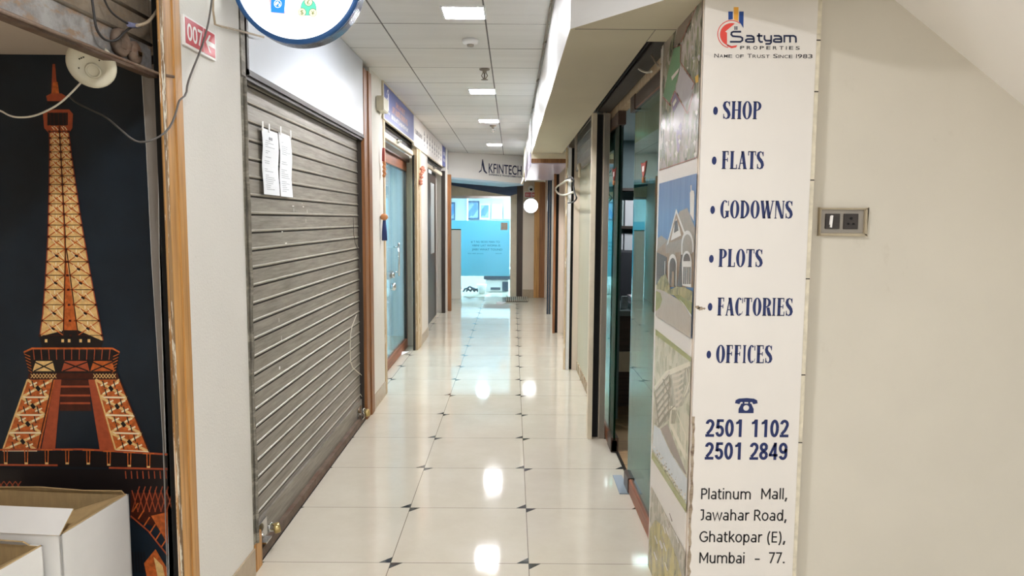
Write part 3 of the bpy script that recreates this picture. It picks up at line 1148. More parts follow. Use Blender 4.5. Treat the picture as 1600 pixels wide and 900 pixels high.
# ---- 007 plate
X7 = XL + .009
tl, tr, br, bl = [on(0, X7, *p) for p in ((287.5, 25), (337.5, 51), (336.5, 95), (286.5, 69))]
z1, z0 = (tl.z + tr.z) / 2, (bl.z + br.z) / 2
ya, yb = (tl.y + bl.y) / 2, (tr.y + br.y) / 2
t = thing('number_plate', (X7, (ya + yb) / 2, z0), 'red and white 007 arrow plate on the rough plaster pier', 'sign')
MB().box(XL + .001, X7, ya, yb, z0, z1).build('backing', M['white_ink'], t)
b = MB()
ym = ya + (yb - ya) * .60
b.box(X7, X7 + .001, ya + .012, ym - .003, z0 + .008, z1 - .006)
b.box(X7, X7 + .001, ym + .003, yb - .008, z0 + .008, z1 - .006)
b.build('red_field', M['red_sign'], t)
b = MB()
b.text('007', (Vector((X7 + .0015, ya + .022, z0 + .022)), Vector((0, 1, 0)), Vector((0, 0, 1))), 0, .056, .118, .014)
fr7 = (Vector((X7 + .0015, ym + .010, (z0 + z1) / 2)), Vector((0, 1, 0)), Vector((0, 0, 1)))
b.shape([(.004, 0), (.034, .030), (.046, .030), (.026, .008), (.080, .008), (.080, -.008), (.026, -.008), (.046, -.030), (.034, -.030)], fr7)
b.build('lettering', M['white_ink'], t)

# ---- round lit sign
rc = on(1, 2.74, 463, -36)
RR = .238
t = thing('round_light_sign', (rc.x, rc.y, rc.z - RR), 'big round lit white sign with blue rim, hung high at top left', 'sign')
b = MB()
b.lathe([(RR - .012, -.004), (RR, -.004), (RR + .002, .004), (RR + .002, .075), (RR - .01, .08), (0, .08)], rc, (0, 1, 0), 1, 72, False)
b.lathe([(RR - .014, -.006), (RR + .002, -.006), (RR + .003, .012), (RR - .014, .012), (RR - .014, -.006)], rc, (0, 1, 0), 0, 72, False)
b.build('rim', [M['blue_rim'], M['rim_side']], t)
b = MB()
b.lathe([(0, -.001), (RR - .012, -.001), (RR - .012, .004), (0, .004)], rc, (0, 1, 0), 0, 72)
face = b.build('light_face', M['lightbox'], t)
P = flat(1, rc.y - .002, -1)
b = MB()
b.poly(P([(415, -30), (436, -28), (446, 22), (424, 20)], 0), 1)
b.poly(P([(424, -26), (448, -24), (444, 21), (423, 19)], 1), 0)
g = P([(434, 6)], 2)[0]
fr = (g, Vector((1, 0, 0)), Vector((0, 0, 1)))
ring = [(math.cos(a) * .013, math.sin(a) * .013) for a in [i * math.pi / 10 for i in range(21)]]
b.ribbon(ring, .0016, fr, 2)
b.shape([(-.008, .004), (.001, .009), (.004, .002), (-.002, -.001), (-.006, -.006), (-.010, -.001)], fr, 2)
b.shape([(.004, -.002), (.009, .002), (.008, -.006), (.003, -.008)], fr, 2)
b.build('card_picture', [M['pass_blue'], M['pass_pink'], M['lightbox']], t)
b = MB()
c0 = P([(482, 9)], 0)[0]
fr = (c0, Vector((1, 0, 0)), Vector((0, 0, 1)))
bag = [(.028 * math.cos(a), .030 * math.sin(a) - .006) for a in [i * math.pi / 16 for i in range(17)]] + [(-.028, -.034), (.028, -.034)]
b.shape(bag, fr, 0)
b.ribbon(bag + bag[:1], .0014, (c0 - Vector((0, .0002, 0)), fr[1], fr[2]), 3)
for k, (px, py, ch) in enumerate(((482, 3, '£'), (472, 19, '$'), (489, 20, '¥'))):
    cc = P([(px, py)], 2 + 2 * k)[0]
    fk = (cc, fr[1], fr[2])
    b.shape([(.0145 * math.cos(a), .0145 * math.sin(a)) for a in [i * math.pi / 12 for i in range(24)]], fk, 1)
    b.ribbon([(.0145 * math.cos(a), .0145 * math.sin(a)) for a in [i * math.pi / 12 for i in range(25)]], .0014, (cc - Vector((0, .0002, 0)), fr[1], fr[2]), 2)
    b.text(ch, (cc + Vector((-.006, -.0003, -.008)), fr[1], fr[2]), 2, .016, .011)
b.build('money_bag_picture', [M['bag_green'], M['coin_cream'], M['coin_ink'], M['lit_dark']], t)
b = MB()
b.box(XL - .02, rc.x - RR + .02, rc.y + .03, rc.y + .05, rc.z + .03, rc.z + .05)
b.build('bracket', M['rim_side'], t)

# ---- closed shutter
t = thing('rolling_shutter', (-1.11, 4.1, 0), 'closed grey brown rolling shutter on the left with two paper notices', 'rolling shutter')
XC = -1.118
b = MB()
pitch = .0775
zs = .045
ya, yb = 2.95, 5.245
prof = []
while zs < 2.10:
    prof += [(XC, zs, 0), (XC, zs + pitch - .020, 2), (XC - .004, zs + pitch - .0175, 2), (XC - .004, zs + pitch - .013, 1), (XC + .004, zs + pitch - .010, 1), (XC + .005, zs + pitch - .004, 1), (XC, zs + pitch - .0005, 0)]
    zs += pitch
for (x0, z0, m0), (x1, z1, m1) in zip(prof[:-1], prof[1:]):
    b.add([(x0, ya, z0), (x0, yb, z0), (x1, yb, z1), (x1, ya, z1)], [(0, 1, 2, 3)], m0)
b.build('curtain', [M['shutter'], M['shutter_edge'], M['shutter_groove']], t)
b = MB()
b.box(XC - .01, XC + .036, 3.0, yb - .01, .006, .05, 0)
b.box(XC + .0, XC + .012, 3.0, yb - .01, .05, .16, 1)
b.box(XC - .01, XC + .038, 3.0, yb - .01, 0, .006, 2)
b.build('bottom_rail', [M['rust_bar'], M['shutter'], M['black']], t)
b = MB()
b.box(-1.15, XL + .004, 2.885, 2.935, .13, 2.042, 0)
b.tube([(XL + .008, 2.91, .13)] + [(XL + .010 + random.uniform(-.004, .004), 2.91 + random.uniform(-.008, .008), .13 + i * .12) for i in range(1, 16)] + [(XL + .008, 2.91, 2.04)], .008, 0, 6, 1)
b.build('guide_rail', M['guide_old'], t)
b = MB()
b.box(-1.12, XL - .002, 2.885, 2.985, 0, .155)
b.box(-1.12, XL + .003, 2.905, 2.975, 0, .15)
b.build('timber_stub', M['wood_honey'], t, .002)
b = MB()
b.box(XC - .006, XC + .03, 5.225, 5.24, .05, 2.1, 0)
b.build('guide_rail', M['dark'], t)
for (y, z) in ((3.08, .10), (5.11, .08)):
    q = MB()
    q.box(XC + .012, XC + .05, y - .05, y + .02, z - .035, z - .027)
    q.box(XC + .012, XC + .02, y - .06, y + .05, z - .04, z + .05)
    q.tube([(XC + .02, y - .055, z + .01), (XC + .042, y - .055, z + .01)], .006, 0, 8)
    q.build('hasp', M['steel'], t)
b = MB()
for (px, py, wd, hg) in ((458, 322, .030, .006), (474, 323, .024, .005), (459, 328, .005, .018), (480, 330, .004, .02), (472, 318, .008, .004), (441, 362, .02, .004), (447, 380, .03, .006), (448, 262, .004, .016), (478, 345, .004, .02), (436, 500, .004, .02), (440, 530, .004, .03), (437, 575, .018, .014), (560, 355, .01, .006), (568, 360, .01, .006)):
    c = on(0, XC + .0012, px, py)
    MB().box(XC + .0004, XC + .0014, c.y - wd / 2, c.y + wd / 2, c.z - hg / 2, c.z + hg / 2).build('tape_residue', M['white_ink'], t)


def padlock(x, y, z, label, s=1.0):
    t = thing('padlock', (x, y, z), label, 'padlock', 'padlocks on the closed shutter')
    q = MB()
    q.lathe([(0, -.014 * s), (.020 * s, -.014 * s), (.024 * s, -.009 * s), (.024 * s, .009 * s), (.020 * s, .014 * s), (0, .014 * s)], (x, y, z + .024 * s), (1, .5, .15), 0, 20)
    q.build('body', M['brass'], t)
    MB().tube([(x - .008, y - .01, z + .04 * s), (x - .012, y - .03 * s, z + .062 * s), (x - .016, y - .052 * s, z + .058 * s), (x - .016, y - .058 * s, z + .036 * s), (x - .008, y - .03, z + .026 * s)], .0055 * s, 0, 8, 2).build('shackle', M['steel'], t)
    return t


padlock(XC + .062, 3.135, .070, 'brass padlock at the near foot of the closed shutter', 1.0)
padlock(XC + .062, 5.16, .045, 'round brass padlock at the far foot of the closed shutter', 1.15)
wire('dangling_cable', xx(XC + .012, [(552, 340), (553, 375), (560, 392), (563, 430), (568, 465), (567, 500)]), .0022, 'wire_grey', 'thin grey wire hanging down the far edge of the closed shutter', 1)
wire('dangling_cable', xx(XC + .012, [(557, 492), (548, 515), (547, 545), (548, 572), (560, 582), (567, 588), (566, 600), (567, 622), (563, 616)]), .0028, 'wire_white', 'loose white cable curling on the lower far part of the closed shutter', 1)

# ---- two notices
for (pa, pb, lb, seed) in (((409, 199), (436.5, 306), 'left of two white paper notices taped to the closed shutter', 1), ((436, 206), (457, 308.5), 'right of two white paper notices taped to the closed shutter', 2)):
    X = XC + .0135
    A, B = on(0, X, *pa), on(0, X, *pb)
    t = thing('paper_notice', (X, (A.y + B.y) / 2, B.z), lb, 'notice', 'notices on the closed shutter')
    q = MB()
    n = 7
    for i in range(n):
        f0, f1 = i / n, (i + 1) / n
        z0, z1 = B.z + (A.z - B.z) * f0, B.z + (A.z - B.z) * f1
        d0, d1 = .003 * math.sin(f0 * 9 + seed), .003 * math.sin(f1 * 9 + seed)
        q.add([(X + d0, A.y, z0), (X + d0, B.y, z0), (X + d1, B.y, z1), (X + d1, A.y, z1), (X + d0 - .0006, A.y, z0), (X + d0 - .0006, B.y, z0), (X + d1 - .0006, B.y, z1), (X + d1 - .0006, A.y, z1)],
              [(0, 1, 2, 3), (7, 6, 5, 4), (0, 3, 7, 4), (1, 5, 6, 2)], 0)
    q.build('sheet', M['paper'], t)
    q = MB()
    rnd = random.Random(seed)
    W_s = B.y - A.y
    for i in range(26):
        z = A.z - (A.z - B.z) * (.15 + .8 * i / 26)
        f = (z - B.z) / (A.z - B.z)
        k = int(f * n) / n
        d0, d1 = .003 * math.sin(k * 9 + seed), .003 * math.sin((k + 1 / n) * 9 + seed)
        dx = d0 + (d1 - d0) * (f - k) * n
        if rnd.random() < .3:
            continue
        y0 = A.y + W_s * (.12 + .05 * rnd.random())
        y1 = A.y + W_s * (.3 + .55 * rnd.random())
        q.add([(X + dx + .0009, y0, z), (X + dx + .0009, y1, z), (X + dx + .0009, y1, z + .0022), (X + dx + .0009, y0, z + .0022)], [(0, 1, 2, 3)])
    if seed == 1:
        q.box(X + .003, X + .0042, A.y + W_s * .38, A.y + W_s * .58, A.z - .045, A.z - .033)
    q.build('print', M['print_grey'], t)
    for fy in ((.03, .42) if seed == 1 else (.1, .93)):
        y = A.y + W_s * fy
        MB().box(X + .001, X + .003, y - .008, y + .008, A.z - .012, A.z + .028).build('tape_strip', M['white_ink'], t)

# ---- white fascia board over the closed shutter
t = thing('fascia_board', (XL - .03, 4.1, 2.085), 'blank glossy white fascia board above the closed shutter', 'fascia board')
b = MB()
b.box(-1.088, XL, 2.975, 5.232, 2.085, CZ - .004)
b.build('panel', mat('glossy_white_board', (202, 208, 217), .36, var=.03, vs=3), t)
b = MB()
b.box(-1.088, XL + .004, 2.955, 2.975, 2.06, CZ - .004)
b.box(-1.088, XL + .004, 2.955, 5.232, 2.062, 2.085)
b.box(-1.088, XL - .006, 2.955, 5.232, 2.045, 2.062)
b.build('dark_frame', M['dark'], t)
MB().box(-1.088, XL + .004, 2.887, 2.937, 2.046, CZ - .004).build('side_strip', M['guide_old'], t, .003)

# ---- signs over the farther left fronts
X = XL + .012
t = thing('shop_sign', (X, 6.9, 2.31), 'dusty blue shop sign with orange and white lettering over the left glass door', 'sign')
MB().box(XL - .005, X, 5.99, 7.80, 2.312, 2.603).build('panel', M['blue_sign'], t)
b = MB()
for z0, z1 in ((2.300, 2.312), (2.594, 2.606)):
    b.box(XL - .005, X + .005, 5.985, 7.80, z0, z1)
b.box(XL + .002, X + .005, 5.965, 5.99, 2.300, 2.606)
b.build('frame', M['cream_metal'], t)
b = MB()
Yv, Zv = Vector((0, 1, 0)), Vector((0, 0, 1))
b.scribble((Vector((X + .001, 6.62, 2.49)), Yv, Zv), .55, .055, 1)
b.scribble((Vector((X + .001, 6.42, 2.415)), Yv, Zv), .92, .062, 2)
b.build('orange_lettering', M['orange_ink'], t)
b = MB()
b.scribble((Vector((X + .001, 6.37, 2.355)), Yv, Zv), 1.02, .042, 3)
b.scribble((Vector((X + .001, 6.10, 2.372)), Yv, Zv), .2, .02, 4)
fr = (Vector((X + .001, 6.15, 2.40)), Yv, Zv)
b.shape([(0, 0), (.03, 0), (.03, .10), (0, .10)], fr)
b.shape([(.05, 0), (.09, 0), (.09, .14), (.05, .14)], fr)
b.ribbon([(.0, .12), (.03, .16), (.07, .17), (.10, .14)], .014, fr)
b.build('white_lettering', M['white_ink'], t)

t = thing('shop_sign', (X, 9.3, 2.27), 'long white shop sign with rows of dark figures beyond the blue sign', 'sign')
MB().box(XL - .005, X, 7.805, 10.93, 2.285, 2.597).build('panel', M['sign_white'], t)
b = MB()
b.box(XL - .005, X + .004, 7.805, 10.93, 2.272, 2.285)
b.build('frame', M['cream_metal'], t)
b = MB()
b.scribble((Vector((X + .001, 7.92, 2.41)), Yv, Zv), .62, .055, 5)
rnd = random.Random(3)
for k in range(8):
    y = 8.72 + k * .285
    for (zc, hh, ww) in ((2.505, .028, .045), (2.435, .03, .06), (2.375, .022, .04)):
        fr = (Vector((X + .001, y, zc)), Yv, Zv)
        ww *= rnd.uniform(.8, 1.2)
        b.shape([(-ww, -hh * .6), (-ww * .5, -hh), (ww * .5, -hh), (ww, -hh * .5), (ww * .5, .2 * hh), (ww * .25, hh), (-ww * .3, hh), (-ww * .55, .2 * hh)], fr)
b.build('figures', mat('faded_grey_ink', (92, 88, 92), .5), t)

t = thing('shop_sign', (X, 11.4, 2.3), 'small dark blue shop sign last on the left row of signs', 'sign')
MB().box(XL - .005, X, 10.94, 11.91, 2.30, 2.597).build('panel', M['blue_sign'], t)
b = MB()
b.scribble((Vector((X + .001, 11.08, 2.46)), Yv, Zv), .66, .06, 6)
b.scribble((Vector((X + .001, 11.06, 2.37)), Yv, Zv), .72, .05, 7)
b.build('lettering', M['white_ink'], t)

# ---- junction box on the second pier
c = on(0, XL + .03, 592, 164)
b = MB().box(XL + .001, XL + .06, 5.72, 5.93, 2.335, 2.445, 0)
o = b.build('junction_box', M['plastic_old'], bev=.006)
tag(o, 'small cream square box on the pier beside the blue sign', 'junction box')


# ---- raised shutters over the two left doors
def raised(y0, y1, z, label):
    t = thing('rolling_shutter', (-1.12, (y0 + y1) / 2, z), label, 'rolling shutter', 'raised shutters on the left')
    q = MB()
    zz = z + .05
    while zz < z + .22:
        q.box(-1.125, -1.119, y0, y1, zz, zz + .058, 0)
        q.tube([(-1.119, y0, zz + .062), (-1.119, y1, zz + .062)], .005, 1, 6)
        zz += .066
    q.build('curtain', [M['dark'], M['grey_metal']], t)
    MB().box(-1.14, -1.10, y0, y1, z, z + .05).build('bottom_bar', M['cream_metal'], t, .004)
    q = MB()
    yc = y0 + (y1 - y0) * .42
    q.lathe([(0, 0), (.022, 0), (.022, .02), (.012, .024), (.012, .05), (0, .05)], (-1.10, yc, z + .035), (1, 0, 0), 0, 14)
    q.build('lock', M['steel'], t)
    return t


raised(6.08, 8.06, 2.185, 'raised dark shutter with cream bottom bar below the blue sign')
raised(9.15, 11.34, 2.16, 'raised dark shutter with cream bottom bar below the white figure sign')

# ---- left glass door
XD = -1.232
f = MB()
f.box(XD - .02, XD + .02, 6.08, 8.30, 0, .10, 0)
f.box(XD - .02, XD + .02, 6.08, 8.30, 2.03, 2.13, 0)
f.box(XD - .02, XD + .02, 8.275, 8.30, .10, 2.03, 1)
f.box(XD - .05, XD + .05, 6.08, 8.33, 2.13, 2.20, 2)
dr = struct('door_1', f, [M['wood_red'], M['dark'], M['wood_dark']], .003)
MB().box(XD - .005, XD + .005, 6.08, 8.275, .10, 2.03).build('pane', M['glass_blue'], dr)
h = MB()
h.tube([(XD + .005, 7.43, 1.20), (XD + .06, 7.43, 1.20)], .007, 0, 10)
h.tube([(XD + .005, 7.43, .94), (XD + .06, 7.43, .94)], .007, 0, 10)
h.tube([(XD + .06, 7.43, 1.24), (XD + .06, 7.43, .90)], .011, 0, 12)
h.build('handle', M['steel'], dr)
h = MB()
h.box(XD + .004, XD + .03, 7.03, 7.26, .895, .965)
h.lathe([(0, 0), (.028, 0), (.028, .03), (0, .03)], (XD + .03, 7.15, .93), (1, 0, 0), 0, 16)
h.lathe([(0, 0), (.024, 0), (.030, .04), (.022, .07), (0, .07)], (XD + .05, 7.13, .85), (0, 0, -1), 0, 14)
h.build('lock', M['steel'], dr, .003)
struct('wall_left', MB().box(-1.243, XD + .01, 8.305, 9.1, 0, 2.2), mat('pale_grey_panel', (206, 208, 206), .4, var=.04, vs=2), .002)
q = MB()
n = 36
for i in range(n):
    ya_, yb_ = 6.7 + 1.45 * i / n, 6.7 + 1.45 * (i + 1) / n
    a_, b_ = .03 * math.sin(i * 1.3), .03 * math.sin((i + 1) * 1.3)
    q.add([(-1.95 + a_, ya_, .1), (-1.95 + b_, yb_, .1), (-1.95 + b_, yb_, 2.1), (-1.95 + a_, ya_, 2.1)], [(0, 1, 2, 3)], 0, True)
tag(q.build('curtain', M['room_blue']), 'pale blue vertical curtain behind the left glass door', 'curtain')


# hanging door charms
t = thing('door_charm', (-1.06, 6.06, 1.63), 'red and orange hanging charm with blue tassel beside the left glass door', 'door charm')
b = MB()
P0 = lambda x, y: on(0, XL + .03, x, y)
b.tube([P0(599.5, 232), P0(599, 242), P0(599, 252)], .012, 0, 8)
b.build('red_bundle', M['red_charm'], t)
b = MB()
for k in range(7):
    q_ = P0(600 + (k % 2) * 1.0, 254 + k * 3.4)
    b.lathe([(0, -.018), (.010, -.012), (.014, 0), (.010, .012), (0, .018)], q_, (0, 0, 1), 0, 10)
q_ = P0(600.3, 339)
b.lathe([(0, -.03), (.024, -.02), (.034, 0), (.022, .02), (0, .03)], q_, (0, 0, 1), 0, 12)
b.build('beads', M['orange_charm'], t)
b = MB()
b.tube([P0(600, 276), P0(600, 338)], .004, 0, 6)
b.build('string', M['wire_brown'], t)
b = MB()
b.lathe([(0, 0), (.012, 0), (.020, -.10), (.022, -.17), (0, -.17)], P0(600.5, 343), (0, 0, 1), 0, 10)
b.build('tassel', M['blue_tassel'], t)
t = thing('door_charm', (-1.05, 8.75, 2.05), 'small reddish ornament hanging on the pier beyond the left glass door', 'door charm')
b = MB()
for (x, y) in ((658.5, 264), (660.5, 262), (662, 266), (660, 269), (658, 272), (658.5, 277), (657.5, 283), (657.5, 287)):
    b.lathe([(0, -.022), (.02, -.01), (.024, 0), (.018, .012), (0, .022)], on(0, XL + .03, x, y), (0, 0, 1), 0, 8)
b.build('beads', mat('faded_pink_beads', (206, 140, 120), .7, var=.2, vs=30), t)

# ---- second left door
XD = -1.20
f = MB()
f.box(XD - .02, XD + .02, 9.14, 10.46, 0, 2.14, 0)
f.box(XD - .02, XD + .02, 10.46, 11.15, 0, .98, 0)
f.box(XD - .02, XD + .02, 11.03, 11.15, .98, 2.14, 0)
f.box(XD - .02, XD + .02, 10.46, 11.03, 2.02, 2.14, 0)
dr = struct('door_2', f, [M['wood_dark']], .003)
MB().box(XD - .006, XD + .010, 10.46, 11.03, .98, 2.02).build('pane', mat('pale_frosted_pane', (206, 212, 210), .2), dr)

# ---- litter on the floor
def scrap(x, y, s, label, z=0.0):
    c = on(2, z, x, y)
    q = MB()
    q.add([c + Vector(v) * s for v in ((-1, -.4, .02), (.2, -.7, .02), (1, .1, .3), (.3, .6, .05), (-.6, .5, .35), (0, 0, .3))], [(0, 1, 5), (1, 2, 5), (2, 3, 5), (3, 4, 5), (4, 0, 5), (4, 3, 2, 1, 0)])
    tag(q.build('paper_scrap', M['paper']), label, 'litter')


scrap(627, 553, .09, 'crumpled white paper scrap on the floor by the left glass door sill')
scrap(783, 474.5, .10, 'white paper scrap lying on the floor before the far mat')


# ================================================================== FAR END
# angled white fascia with raised lettering
Pa, Pb = Vector((-1.16, 12.09, 0)), Vector((.195, 12.79, 0))
du = (Pb - Pa).normalized()
fn = Vector((du.y, -du.x, 0))
t = thing('shop_sign', (-.45, 12.45, 2.19), 'white fascia sign with navy lettering and pointed logo at the corridor end', 'sign')
za = onplane(Pa, fn, 702, 276).z
zb = onplane(Pa, fn, 815, 287).z
b = MB()
b.prism([Pa + Vector((0, 0, za)), Pb + Vector((0, 0, zb)), Pb + Vector((0, 0, CZ - .004)), Pa + Vector((0, 0, CZ - .004))], -fn * .06)
b.build('panel', mat('glossy_cream_board', (226, 224, 220), .22), t)
b = MB()
b.prism([Pa + Vector((0, 0, za - .03)) - fn * .002, Pb + Vector((0, 0, zb - .03)) - fn * .002, Pb + Vector((0, 0, zb)) - fn * .002, Pa + Vector((0, 0, za)) - fn * .002], -fn * .8)
b.build('underside', mat('teal_lit_underside', (176, 200, 214), .5), t)  # teal lighting on the lower lip painted into its colour
lp = Pa + fn * .003


def fq(x, y):
    return onplane(lp, fn, x, y)


b = MB()
o0, o1, o2 = fq(763.5, 270.2), fq(815, 274.2), fq(764, 254.5)
uu = (o1 - o0).normalized()
b.text('KFINTECH', (o0 + Vector((0, 0, .004)), uu, Vector((0, 0, 1)) * 1.0), 0, (o2 - o0).length * .98, (o1 - o0).length, .012)
o0, o1 = fq(764, 274), fq(815, 278)
b.text('EXPERIENCE TRANSFORMATION', (o0, (o1 - o0).normalized(), Vector((0, 0, 1))), 0, .030, (o1 - o0).length, .02)
b.build('lettering', M['navy_dark'], t)
b = MB()
b.add([fq(*p) for p in ((753.5, 249), (754.6, 249), (758, 266), (761.5, 270.5), (760, 271.5), (756, 268), (753, 258), (752.5, 267), (748.5, 270), (748, 268.5), (751.5, 265.5))], [list(range(11))])
b.build('logo', M['navy_dark'], t)

# things behind the end glass
def poster(x0, y0, x1, y1, Y, name, mats_, label, cat='poster', build=None):
    a, c = on(1, Y, x0, y1), on(1, Y, x1, y0)
    t = thing(name, ((a.x + c.x) / 2, Y, a.z), label, cat, 'posters in the end shop')
    MB().box(a.x, c.x, Y, Y + .02, a.z, c.z).build('frame', mats_[0], t)
    MB().box(a.x + .03, c.x - .03, Y - .003, Y, a.z + .04, c.z - .04).build('picture', mats_[1], t)
    return t


pr_blue = mottled('blue_picture_print', [(70, 110, 160), (90, 140, 190), (150, 180, 205), (60, 90, 130)], 5)
pr_pale = mottled('pale_notice_print', [(215, 226, 230), (228, 236, 238), (200, 214, 220)], 9)
fr_blue = mat('blue_picture_frame', (60, 96, 130), .4)
poster(700, 316, 711, 344, 16.9, 'wall_poster', (fr_blue, pr_blue), 'blue poster cut off by the brown jamb, leftmost behind the end glass')
poster(730, 314, 749, 343, 16.9, 'wall_poster', (fr_blue, pr_blue), 'dark framed blue poster with a white peak behind the end glass')
poster(749.5, 318, 765.5, 343, 16.9, 'wall_poster', (M['white_ink'], pr_blue), 'white framed blue city poster behind the end glass')
poster(768.5, 319, 785, 342, 16.9, 'wall_poster', (M['white_ink'], pr_pale), 'pale white notice right of the blue posters behind the end glass')
poster(787, 320, 799, 342, 16.9, 'wall_poster', (M['white_ink'], pr_pale), 'pale narrow notice at the right edge behind the end glass')
# white half-height partition outside the glass
b = MB()
b.box(-1.15, -.955, 13.42, 13.47, 0, 1.29, 0)
b.box(-1.15, -.955, 13.415, 13.475, 1.29, 1.31, 1)
b.box(-1.13, -.975, 13.416, 13.42, .2, 1.2, 0)
o = b.build('partition_board', [mat('cream_partition', (226, 224, 216), .4), M['glass_edge']], bev=.002)
tag(o, 'cream half height board with green top edge before the end glass', 'partition')
# counter, printer, bag
t = thing('desk', (-.5, 15.6, 0), 'low white counter behind the bottom of the end glass', 'desk')
MB().box(-1.6, .5, 15.5, 15.56, 0, .40).build('front', M['room_white'], t)
MB().box(-1.6, .5, 15.45, 16.1, .40, .43).build('top', M['room_white'], t, .004)
c = on(1, 14.9, 776, 452)
t = thing('printer', (c.x, 14.9, 0), 'white printer with dark lid standing low behind the end glass', 'printer')
MB().box(c.x - .22, c.x + .24, 14.7, 15.1, 0, .26).build('body', M['lamp_frame'], t, .02)
MB().box(c.x - .26, c.x + .30, 14.68, 15.12, .262, .34).build('lid', M['dark_glass'], t, .01)
q = MB()
q.box(c.x - .12, c.x + .08, 14.69, 14.70, .05, .10)
q.box(c.x + .12, c.x + .24, 14.69, 14.70, .02, .22)
q.build('dark_slot', M['dark_glass'], t)
c = on(1, 14.4, 753, 452)
q = MB().lathe([(0, 0), (.05, 0), (.07, .03), (.10, .19), (.095, .19), (.06, .03), (0, .02)], (c.x, 14.4, 0), (0, 0, 1), 0, 20)
tag(q.build('waste_bin', M['lamp_frame']), 'small white bin on the floor left of the printer behind the end glass', 'bin')
q = MB()
for k, (x, z) in enumerate(((724, .05), (729, .09), (735, .06), (741, .04))):
    c = on(1, 14.6, x, 460)
    q.tube([(c.x, 14.6, 0.02), (c.x + .05, 14.55, z + .05), (c.x + .12, 14.62, z), (c.x + .16, 14.6, .02)], .02, 0, 8, 1)
tag(q.build('cable_bundle', M['dark_glass']), 'dark tangle of cables on the floor at the left behind the end glass', 'cable')
q = MB()
for x in (730.5,):
    c = on(1, 16.0, x, 345)
    q.tube([(c.x, 16.0, .43), (c.x, 16.0, 2.2)], .018)
tag(q.build('pole', M['lamp_frame']), 'thin white pole standing on the counter behind the end glass', 'pole')
# door mat
a, c = on(2, 0, 790, 471), on(2, 0, 824, 466)
t = thing('door_mat', ((a.x + c.x) / 2, 13.3, 0), 'dark striped door mat on the floor below the far beige pier', 'door mat')
MB().box(a.x, c.x, 12.98, 13.66, 0, .025).build('base', M['mat_dark'], t, .004)
q = MB()
n = 11
for k in range(n):
    x = a.x + (c.x - a.x) * (k + .5) / n
    q.box(x - .010, x + .010, 12.975, 13.64, .012, .03)
q.build('bar', M['mat_pale'], t)
# round lamp, camera and plate on the far pier
c = on(1, 13.60, 829.5, 321.5)
t = thing('round_light_sign', (c.x, 13.6, c.z - .15), 'small round white lit sign on the far beige pier', 'sign')
MB().lathe([(.134, 0), (.138, .01), (.138, .10), (0, .11)], c, (0, 1, 0), 0, 40, False).build('rim', M['rim_side'], t)
MB().lathe([(0, -.002), (.128, -.002), (.134, .004), (0, .006)], c, (0, 1, 0), 0, 40).build('light_face', emit('far_lightbox', (248, 250, 255), 3.0), t)
a, d_ = on(1, 13.73, 819.5, 309), on(1, 13.73, 838.5, 299.5)
t = thing('number_plate', ((a.x + d_.x) / 2, 13.73, a.z), 'red and white 011 arrow plate on the far beige pier', 'sign')
MB().box(a.x, d_.x, 13.725, 13.738, a.z, d_.z).build('backing', M['white_ink'], t)
xm = a.x + (d_.x - a.x) * .6
q = MB()
q.box(a.x + .012, xm - .006, 13.722, 13.725, a.z + .015, d_.z - .015)
q.box(xm + .006, d_.x - .012, 13.722, 13.725, a.z + .015, d_.z - .015)
q.build('red_field', M['red_sign'], t)
q = MB()
hz = d_.z - a.z
q.text('011', (Vector((a.x + .03, 13.720, a.z + hz * .28)), Vector((1, 0, 0)), Zv), 0, hz * .44, .085, .01)
q.shape([(0, 0), (.025, .022), (.033, .022), (.02, .006), (.062, .006), (.062, -.006), (.02, -.006), (.033, -.022), (.025, -.022)], (Vector((xm + .011, 13.720, a.z + hz / 2)), Vector((1, 0, 0)), Zv))
q.build('lettering', M['white_ink'], t)
c = on(1, 13.66, 829.5, 295)
t = thing('security_camera', (c.x, 13.7, c.z), 'small white dome camera above the red plate on the far pier', 'camera')
MB().lathe([(0, .06), (.05, .06), (.055, .03), (.045, -.01), (.03, -.02), (0, -.02)], c, (0, -1, .1), 0, 20).build('housing', M['lamp_frame'], t)
MB().lathe([(.026, -.018), (.022, -.034), (.01, -.042), (0, -.044)], c + Vector((.002, -.055, -.01)), (0, 1, .3), 0, 16).build('lens', M['black'], t)
# ceiling fittings
c = on(2, CZ, 735, 62)
t = thing('smoke_detector', (c.x, c.y, CZ), 'round white smoke detector on the ceiling past the nearest light', 'smoke detector')
MB().lathe([(0, 0), (.050, 0), (.050, .012), (.046, .024), (.03, .030), (0, .030)], (c.x, c.y, CZ), (0, 0, -1), 0, 28).build('housing', M['lamp_frame'], t)
MB().lathe([(0, .030), (.022, .030), (.020, .042), (0, .044)], (c.x, c.y, CZ), (0, 0, -1), 0, 18).build('sensor_cap', M['grey_metal'], t)


def sprinkler(x, y, label):
    t = thing('sprinkler', (x, y, CZ), label, 'sprinkler', 'ceiling sprinklers')
    MB().lathe([(0, 0), (.040, 0), (.036, .010), (.016, .014), (.016, .03), (0, .03)], (x, y, CZ), (0, 0, -1), 0, 20).build('flange', M['grey_metal'], t)
    q = MB()
    for s in (-1, 1):
        q.tube([(x + s * .012, y, CZ - .03), (x + s * .022, y, CZ - .05), (x + s * .004, y, CZ - .078)], .004, 0, 6)
    q.lathe([(0, 0), (.006, 0), (.006, .045), (0, .045)], (x, y, CZ - .03), (0, 0, -1), 0, 8)
    q.build('yoke', M['grey_metal'], t)
    MB().lathe([(0, 0), (.026, 0), (.026, .003), (0, .003)], (x, y, CZ - .078), (0, 0, -1), 0, 16).build('deflector', M['grey_metal'], t)


